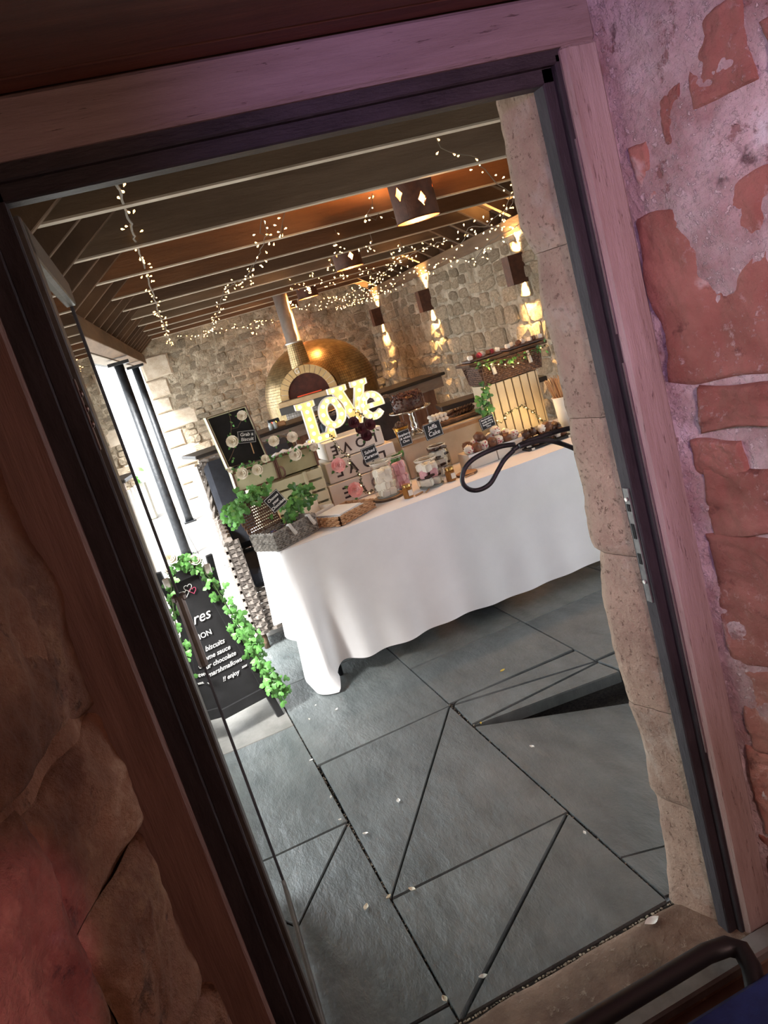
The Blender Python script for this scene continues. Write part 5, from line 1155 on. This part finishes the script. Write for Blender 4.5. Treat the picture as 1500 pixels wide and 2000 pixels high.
for (x, y, z_, lb) in ((1.91, 4.33, 2.15, 'nearest'), (2.295, 6.93, 2.20, 'second nearest'), (2.545, 9.52, 2.20, 'third from the doorway'), (2.69, 11.2, 2.22, 'farthest')): pendant(x, y, z_, 'rusty cylinder pendant lamp with diamond cut-outs, the %s one' % lb)
def walllight(y, label):
    x = XW(y)-.075; t = thing('wall_light', label, 'wall light', (x, y, 1.77), group='up and down wall lights on the right wall'); w, h = .13, .24
    mb = MB(); Mx = T(x, y, 1.77) @ RZ(-.085)
    for c_, d_ in (((-w/2, 0, 0), (.004, w+.01, h)), ((w/2, 0, 0), (.004, w+.01, h)), ((0, -w/2, 0), (w, .004, h)), ((0, w/2, 0), (w, .004, h))): mb.box(c_, d_, Mx)
    obj('box_shade', mb, rust, t)
    mb = MB(); mb.box((0, 0, .05), (.05, .05, .03), Mx); mb.box((0, 0, -.05), (.05, .05, .03), Mx); obj('lamp_element', mb, emis('wall_lamp_glow', (1., .72, .36), 30), t)
    for s in (1, -1):
        l = light('wall_light_beam', 'SPOT', (x+.030, y, 1.77+s*.10), (x+.075, y, 1.77+s*1.1), 150, (1., .60, .22), .012, 100, .9)
for y, lb in ((6.05, 'nearest'), (8.62, 'middle'), (10.95, 'farthest')): walllight(y, 'square rusty wall light throwing light up and down, %s of three' % lb)

# ------------------------------------------------------------ fairy lights
def bulb_mesh(m, nm):
    mb = MB(); mb.lathe([(.0022, -.010), (.0024, -.004)], (0, 0, 0), 6); mb.lathe([(.003, -.004), (.0062, .002), (.0066, .008), (.003, .013), (.0005, .0145)], (0, 0, 0), 7); return mb.mesh(nm, m, True)
BM1 = bulb_mesh(bulbm, 'bulb'); BM2 = bulb_mesh(bulbc, 'bulb')
def string(label, pts, n, rd, meshes=(BM1,), spread=.03, wr_=.0022, grp='fairy lights under the roof', hang=.0, sz=1., twin=False):
    P = [V(p) for p in pts]; t = thing('fairy_light_string', label, 'fairy lights', tuple(P[0]), group=grp)
    # smooth wobbling cable
    Q = []
    for a, b in zip(P[:-1], P[1:]):
        k = max(2, int((b-a).length/.06))
        for i in range(k):
            f = i/k; q = a.lerp(b, f); q.z -= hang*4*f*(1-f); Q.append(q+V((nz(q, 9, 1), nz(q, 9, 2), nz(q, 9, 3)))*.012)
    Q.append(P[-1]); obj('cable', MB().tube(Q, wr_, 4), wire, t)
    for i in range(n):
        f = (i+.5)/n*(len(Q)-1)*.999; k = int(f); q = Q[k].lerp(Q[k+1], f-k)
        d = V((rd.gauss(0, 1), rd.gauss(0, 1), rd.gauss(-.3, .8))).normalized(); e = q+d*spread*rd.uniform(.5, 1.2); z = d; x = z.orthogonal().normalized(); s = sz*(1+.05*max(0, e.y-4))
        s *= .66; inst(rd.choice(meshes), 'bulb', t, frameM(e, x*s, z.cross(x)*s, z*s))
    return t
rd = random.Random(77)
S1 = [aty(*p) for p in ((222, 347, 2.55), (238, 395, 3.0), (262, 460, 3.75), (281, 520, 4.7), (296, 565, 5.6), (310, 610, 7.0), (322, 640, 8.6), (334, 676, 10.8))]
string('thick run of fairy lights along the left side under the ties', S1, 75, rd, spread=.035, wr_=.006)
S2 = [aty(*p) for p in ((513, 428, 3.95), (520, 460, 4.0), (505, 500, 4.6), (480, 545, 5.2), (455, 555, 6.0), (437, 568, 6.8), (425, 610, 8.0), (412, 640, 9.5), (402, 655, 10.8))]
string('fairy lights trailing down the middle left of the roof towards the far wall', S2, 55, rd, (BM1, BM2), .05)
S3 = [aty(*p) for p in ((845, 257, 3.2), (860, 290, 3.3), (885, 298, 3.4), (933, 308, 3.5))]
string('few fairy lights on the nearest tie at the right', S3, 5, rd, spread=.025)
S4 = [aty(*p) for p in ((935, 325, 4.0), (945, 330, 4.0), (968, 360, 4.1), (1000, 375, 4.15), (985, 410, 4.3), (950, 440, 4.5), (915, 445, 4.8), (900, 475, 5.0), (870, 470, 5.3), (840, 480, 5.7), (815, 490, 6.0), (790, 505, 6.5), (765, 520, 7.0), (745, 540, 7.6), (720, 560, 8.3), (690, 570, 9.0), (650, 585, 10.0), (620, 600, 10.8))]
string('dense fairy lights along the right side above the wall, upper run', S4, 125, rd, (BM1, BM2), .06, .003)
S5 = [aty(*p) for p in ((1018, 430, 4.9), (1005, 445, 5.0), (985, 455, 5.1), (960, 470, 5.3), (940, 490, 5.6), (925, 510, 5.9), (880, 500, 6.2), (860, 515, 6.6), (830, 525, 7.0), (800, 530, 7.5), (770, 555, 8.0), (740, 570, 8.7), (720, 580, 9.4), (690, 590, 10.2), (655, 600, 11.0))]
string('dense fairy lights along the right side above the wall, lower run', S5, 125, rd, (BM1, BM2), .06, .003)
S6 = [aty(*p) for p in ((1008, 350, 4.4), (1000, 395, 4.5), (980, 425, 4.7), (975, 448, 4.9), (955, 440, 5.0))]
string('short looped fairy lights beside the stone reveal', S6, 16, rd, (BM1,), .03)
spots = [((625, 300), (615, 345), (628, 380), (600, 398), (585, 385), 4.0, 7), ((562, 322), (560, 350), (575, 345), (582, 355), (580, 350), 3.9, 5), ((512, 428), (508, 455), (530, 465), (548, 462), (552, 440), 4.1, 8), ((553, 350), (552, 380), (556, 415), (550, 450), (545, 462), 4.0, 5),
         ((725, 378), (728, 400), (718, 420), (735, 430), (750, 400), 4.5, 6), ((832, 350), (835, 380), (820, 420), (800, 435), (765, 425), 4.4, 7), ((655, 450), (660, 470), (650, 480), (662, 495), (670, 480), 5.6, 8), ((720, 440), (728, 470), (722, 490), (710, 480), (700, 495), 5.9, 8),
         ((650, 500), (640, 520), (655, 540), (668, 530), (680, 545), 7.0, 12), ((560, 540), (570, 560), (590, 550), (600, 570), (612, 560), 8.2, 14), ((600, 520), (610, 535), (625, 545), (640, 560), (650, 550), 7.8, 12), ((490, 500), (492, 520), (485, 535), (495, 550), (480, 560), 5.8, 8),
         ((700, 520), (712, 535), (722, 525), (735, 545), (745, 530), 7.2, 12), ((780, 470), (790, 490), (775, 500), (760, 490), (770, 515), 6.2, 9), ((540, 590), (560, 600), (575, 595), (595, 605), (605, 598), 10.2, 14), ((500, 625), (510, 632), (505, 645), (492, 650), (485, 640), 10.6, 14), ((455, 630), (462, 640), (480, 636), (520, 625), (540, 628), 10.8, 12), ((345, 652), (370, 656), (400, 648), (430, 646), (455, 640), 11.2, 12)]
for i, s in enumerate(spots):
    col_ = 'left' if s[0][0] < 560 else ('right' if s[0][0] > 690 else 'middle')
    string(['short hanging loop of fairy lights '+q for q in ('just left of the nearest pendant lamp', 'under the second tie, far left of the lamps', 'dangling in an S at the middle left', 'with a long straight drop at the middle left', 'left of the nearest lamp shade', 'crossing the nearest lamp shade', 'left of the second lamp', 'above the second lamp', 'below the second lamp shade', 'above the flue pipe', 'around the third lamp', 'at the left above the running trail', 'right of the second lamp', 'over the dense right run', 'in front of the flue top', 'against the far wall left of the flue', 'at the far wall, upper middle', 'along the far wall top at the left')][i], [aty(p[0], p[1], s[5]+.08*j) for j, p in enumerate(s[:5])], s[6]+3, rd, (BM1, BM2), .035)
# small garlands on the table
def minigar(label, pts, n, lm=True):
    t = string(label, pts, n, rd, (BM1,), .006, .0016, 'fairy light garlands on the table', sz=.75)
    leaves(t, pts, int(len(pts)*9), .014, .004, [LMt], rd)
minigar('fairy light garland with dark leaves running down the letter boxes', [aty(x, y, Y) for x, y, Y in ((645, 848, 4.20), (655, 865, 4.20), (664, 880, 4.18), (680, 890, 4.17), (685, 905, 4.16), (701, 925, 4.15), (705, 945, 4.14), (715, 962, 4.10), (728, 957, 4.06), (744, 948, 4.05))], 8)
minigar('fairy light garland with dark leaves trailing from the lit letters', [aty(x, y, 4.22) for x, y in ((690, 800), (705, 808), (715, 820), (722, 828), (738, 840))], 4)
minigar('fairy light wreath arched on the slats of the standing crate', [aty(x, y, 4.10) for x, y in ((982, 824), (988, 808), (1000, 800), (1020, 790), (1035, 800), (1048, 810), (1060, 822), (1078, 832))], 7)
minigar('fairy lights wound round the wicker basket', [aty(x, y, 4.10) for x, y in ((935, 716), (960, 712), (980, 715), (1002, 712), (1015, 705), (1040, 690), (1066, 672))], 9)
minigar('fairy lights hanging at the left edge of the standing crate', [aty(x, y, 4.09) for x, y in ((944, 745), (946, 775), (953, 800), (958, 815), (975, 826))], 5)
for (x, y, e) in ((1020, 800, .35), (980, 818, .3), (1055, 815, .3), (965, 712, .3), (1010, 708, .3)): light('garland_glow', 'POINT', aty(x, y, 4.05), None, e, (1., .66, .28), .02)

# ------------------------------------------------------------ wrought-iron hook, chair rail, petals, planter
def ipx(pts, Y, r, n=5):
    P = [aty(x, y, Y) for x, y in pts]; Q = []
    for i in range(len(P)-1):
        p0, p1, p2, p3 = P[max(0, i-1)], P[i], P[i+1], P[min(len(P)-1, i+2)]
        for k in range(n):
            t = k/n; Q.append(.5*((2*p1)+(-p0+p2)*t+(2*p0-5*p1+4*p2-p3)*t*t+(-p0+3*p1-3*p2+p3)*t**3))
    Q.append(P[-1]); return MB().tube(Q, r, 10)
hk = thing('iron_hook', 'forged black iron bracket with a teardrop loop beside the stone reveal', 'hook', tuple(aty(1130, 850, 1.72)))
obj('loop', ipx([(1005, 868), (975, 873), (930, 893), (908, 915), (903, 940), (915, 955), (935, 957), (957, 945), (972, 920), (985, 898), (1003, 880)], 1.70, .0058), iron, hk, True)
obj('arm', ipx([(1180, 815), (1130, 832), (1090, 842), (1050, 855), (1022, 866), (1000, 880)], 1.72, .0062), iron, hk, True)
obj('arm', ipx([(1170, 900), (1130, 880), (1095, 866), (1065, 860), (1040, 864), (1015, 872)], 1.70, .0062), iron, hk, True)
p = aty(1172, 858, 1.72); obj('wall_plate', MB().box((p.x+.02, 1.66, p.z), (.03, .14, .16), None, .004), iron, hk)
chn = thing('metal_chair', 'black tubular chair with a blue seat at the bottom right corner', 'chair', (.75, .75, 0)); Yc = .98
def rail(pts): return [aty(x, y, Y) for x, y, Y in pts]
P = rail([(1010, 2085, .98), (1120, 2018, 1.0), (1250, 1940, 1.02), (1380, 1862, 1.04), (1420, 1848, 1.04), (1448, 1856, 1.02), (1468, 1890, .99), (1480, 1950, .95), (1490, 2040, .90)])
P = [V((P[0].x-.02, P[0].y-.01, .0)), V((P[0].x-.01, P[0].y, P[0].z-.08))]+P+[V((P[-1].x, P[-1].y-.04, .30)), V((P[-1].x, P[-1].y-.05, .0))]
obj('back_rail', MB().tube(P, .0180, 14), mat('black_gloss_tube', (.008, .008, .009), None, rough=.5), chn, True)
sp_ = atz(1450, 1985, .42); obj('seat_pad', MB().box((sp_.x+.03, sp_.y-.12, .40), (.36, .34, .05), frameM((0, 0, 0), (1, 0, 0), (0, 1, 0), (0, 0, 1)), .02), bluef, chn)
for dx in (-.12, .18):
    for dy in (-.26, .02): obj('leg', MB().tube([(sp_.x+dx, sp_.y+dy, 0), (sp_.x+dx, sp_.y+dy, .38)], .011, 8), MATS['black_gloss_tube'], chn, True)
def petal(px, py, s, m, label, z=.004, yaw=0.):
    p = atz(px, py, .002); mb = MB(); mb.grid(lambda a, b: V(((b-.5)*2*s, math.sin(PI*min(.999, max(.001, b)))*(a-.5)*1.2*s, .003+.010*(a-.5)**2*4*.5+.004*abs(b-.5)))+V((0, 0, 0)), 4, 6, T(p.x, p.y, z-.002) @ RZ(yaw))
    o = obj('petal', mb, m, None, True); tag(o, label, 'petal', 'fallen petals on the flagstones')
for i, (x, y, s, m, lb) in enumerate([(1276, 1810, .022, tablem, 'large white petal lying on the edge of the stone threshold'), (779, 1567, .013, tablem, 'white petal in the middle of the near flagstone'), (715, 1631, .011, tablem, 'white petal just right of the gritty joint'), (658, 1388, .010, tablem, 'white petal in front of the trailing tablecloth corner'),
     (1040, 1461, .011, tablem, 'white petal on the right flagstone below the step'), (982, 1312, .014, paly, 'yellow petal on the flagstone in front of the table'), (1143, 1630, .008, tablem, 'tiny white petal near the diagonal joint at the right'), (945, 1911, .012, tablem, 'cream petal on the diagonal joint near the threshold'),
     (716, 1775, .014, rosew, 'curled cream petal left of the lower joint crossing'), (806, 1740, .013, rosew, 'pale petal beside the joint crossing'), (760, 1755, .010, rosew, 'yellowish petal lying in the joint crossing'), (870, 1955, .012, rosew, 'cream petal in the joint near the bottom'), (609, 1487, .008, tablem, 'small white petal in the gritty joint by the cross joint'), (647, 1560, .007, tablem, 'tiny white petal in the gritty joint, halfway down'), (665, 1604, .007, tablem, 'tiny white petal in the gritty joint, lower one'),
     (617, 1380, .006, tablem, 'tiny white petal left of the cloth corner'), (605, 1407, .006, rosew, 'tiny cream petal on the flagstone left of the cloth'), (450, 1385, .018, rosew, 'pale petal under the chalkboard'), (940, 1415, .007, paly, 'tiny yellow petal at the tip of the wedge step'), (1050, 1340, .0, None, '')]):
    if s: petal(x, y, s, m, lb, yaw=i*1.3, z=.016 if i == 0 else .004)
pl = thing('stone_trough', 'pale stone trough of green plants out in the courtyard', 'planter', (-.60, 10.6, 0))
obj('trough_body', MB().box((-.45, 11.4, .28), (.95, .45, .56), None, .03), mat('trough_stone', (.42, .42, .38), (.55, .55, .50), 5, .8), pl)
pts = [(-.85, 11.2, .62), (-.5, 11.2, .70), (-.1, 11.2, .62)]; leaves(pl, pts, 60, .12, .07, [LM_, LMo], rd)
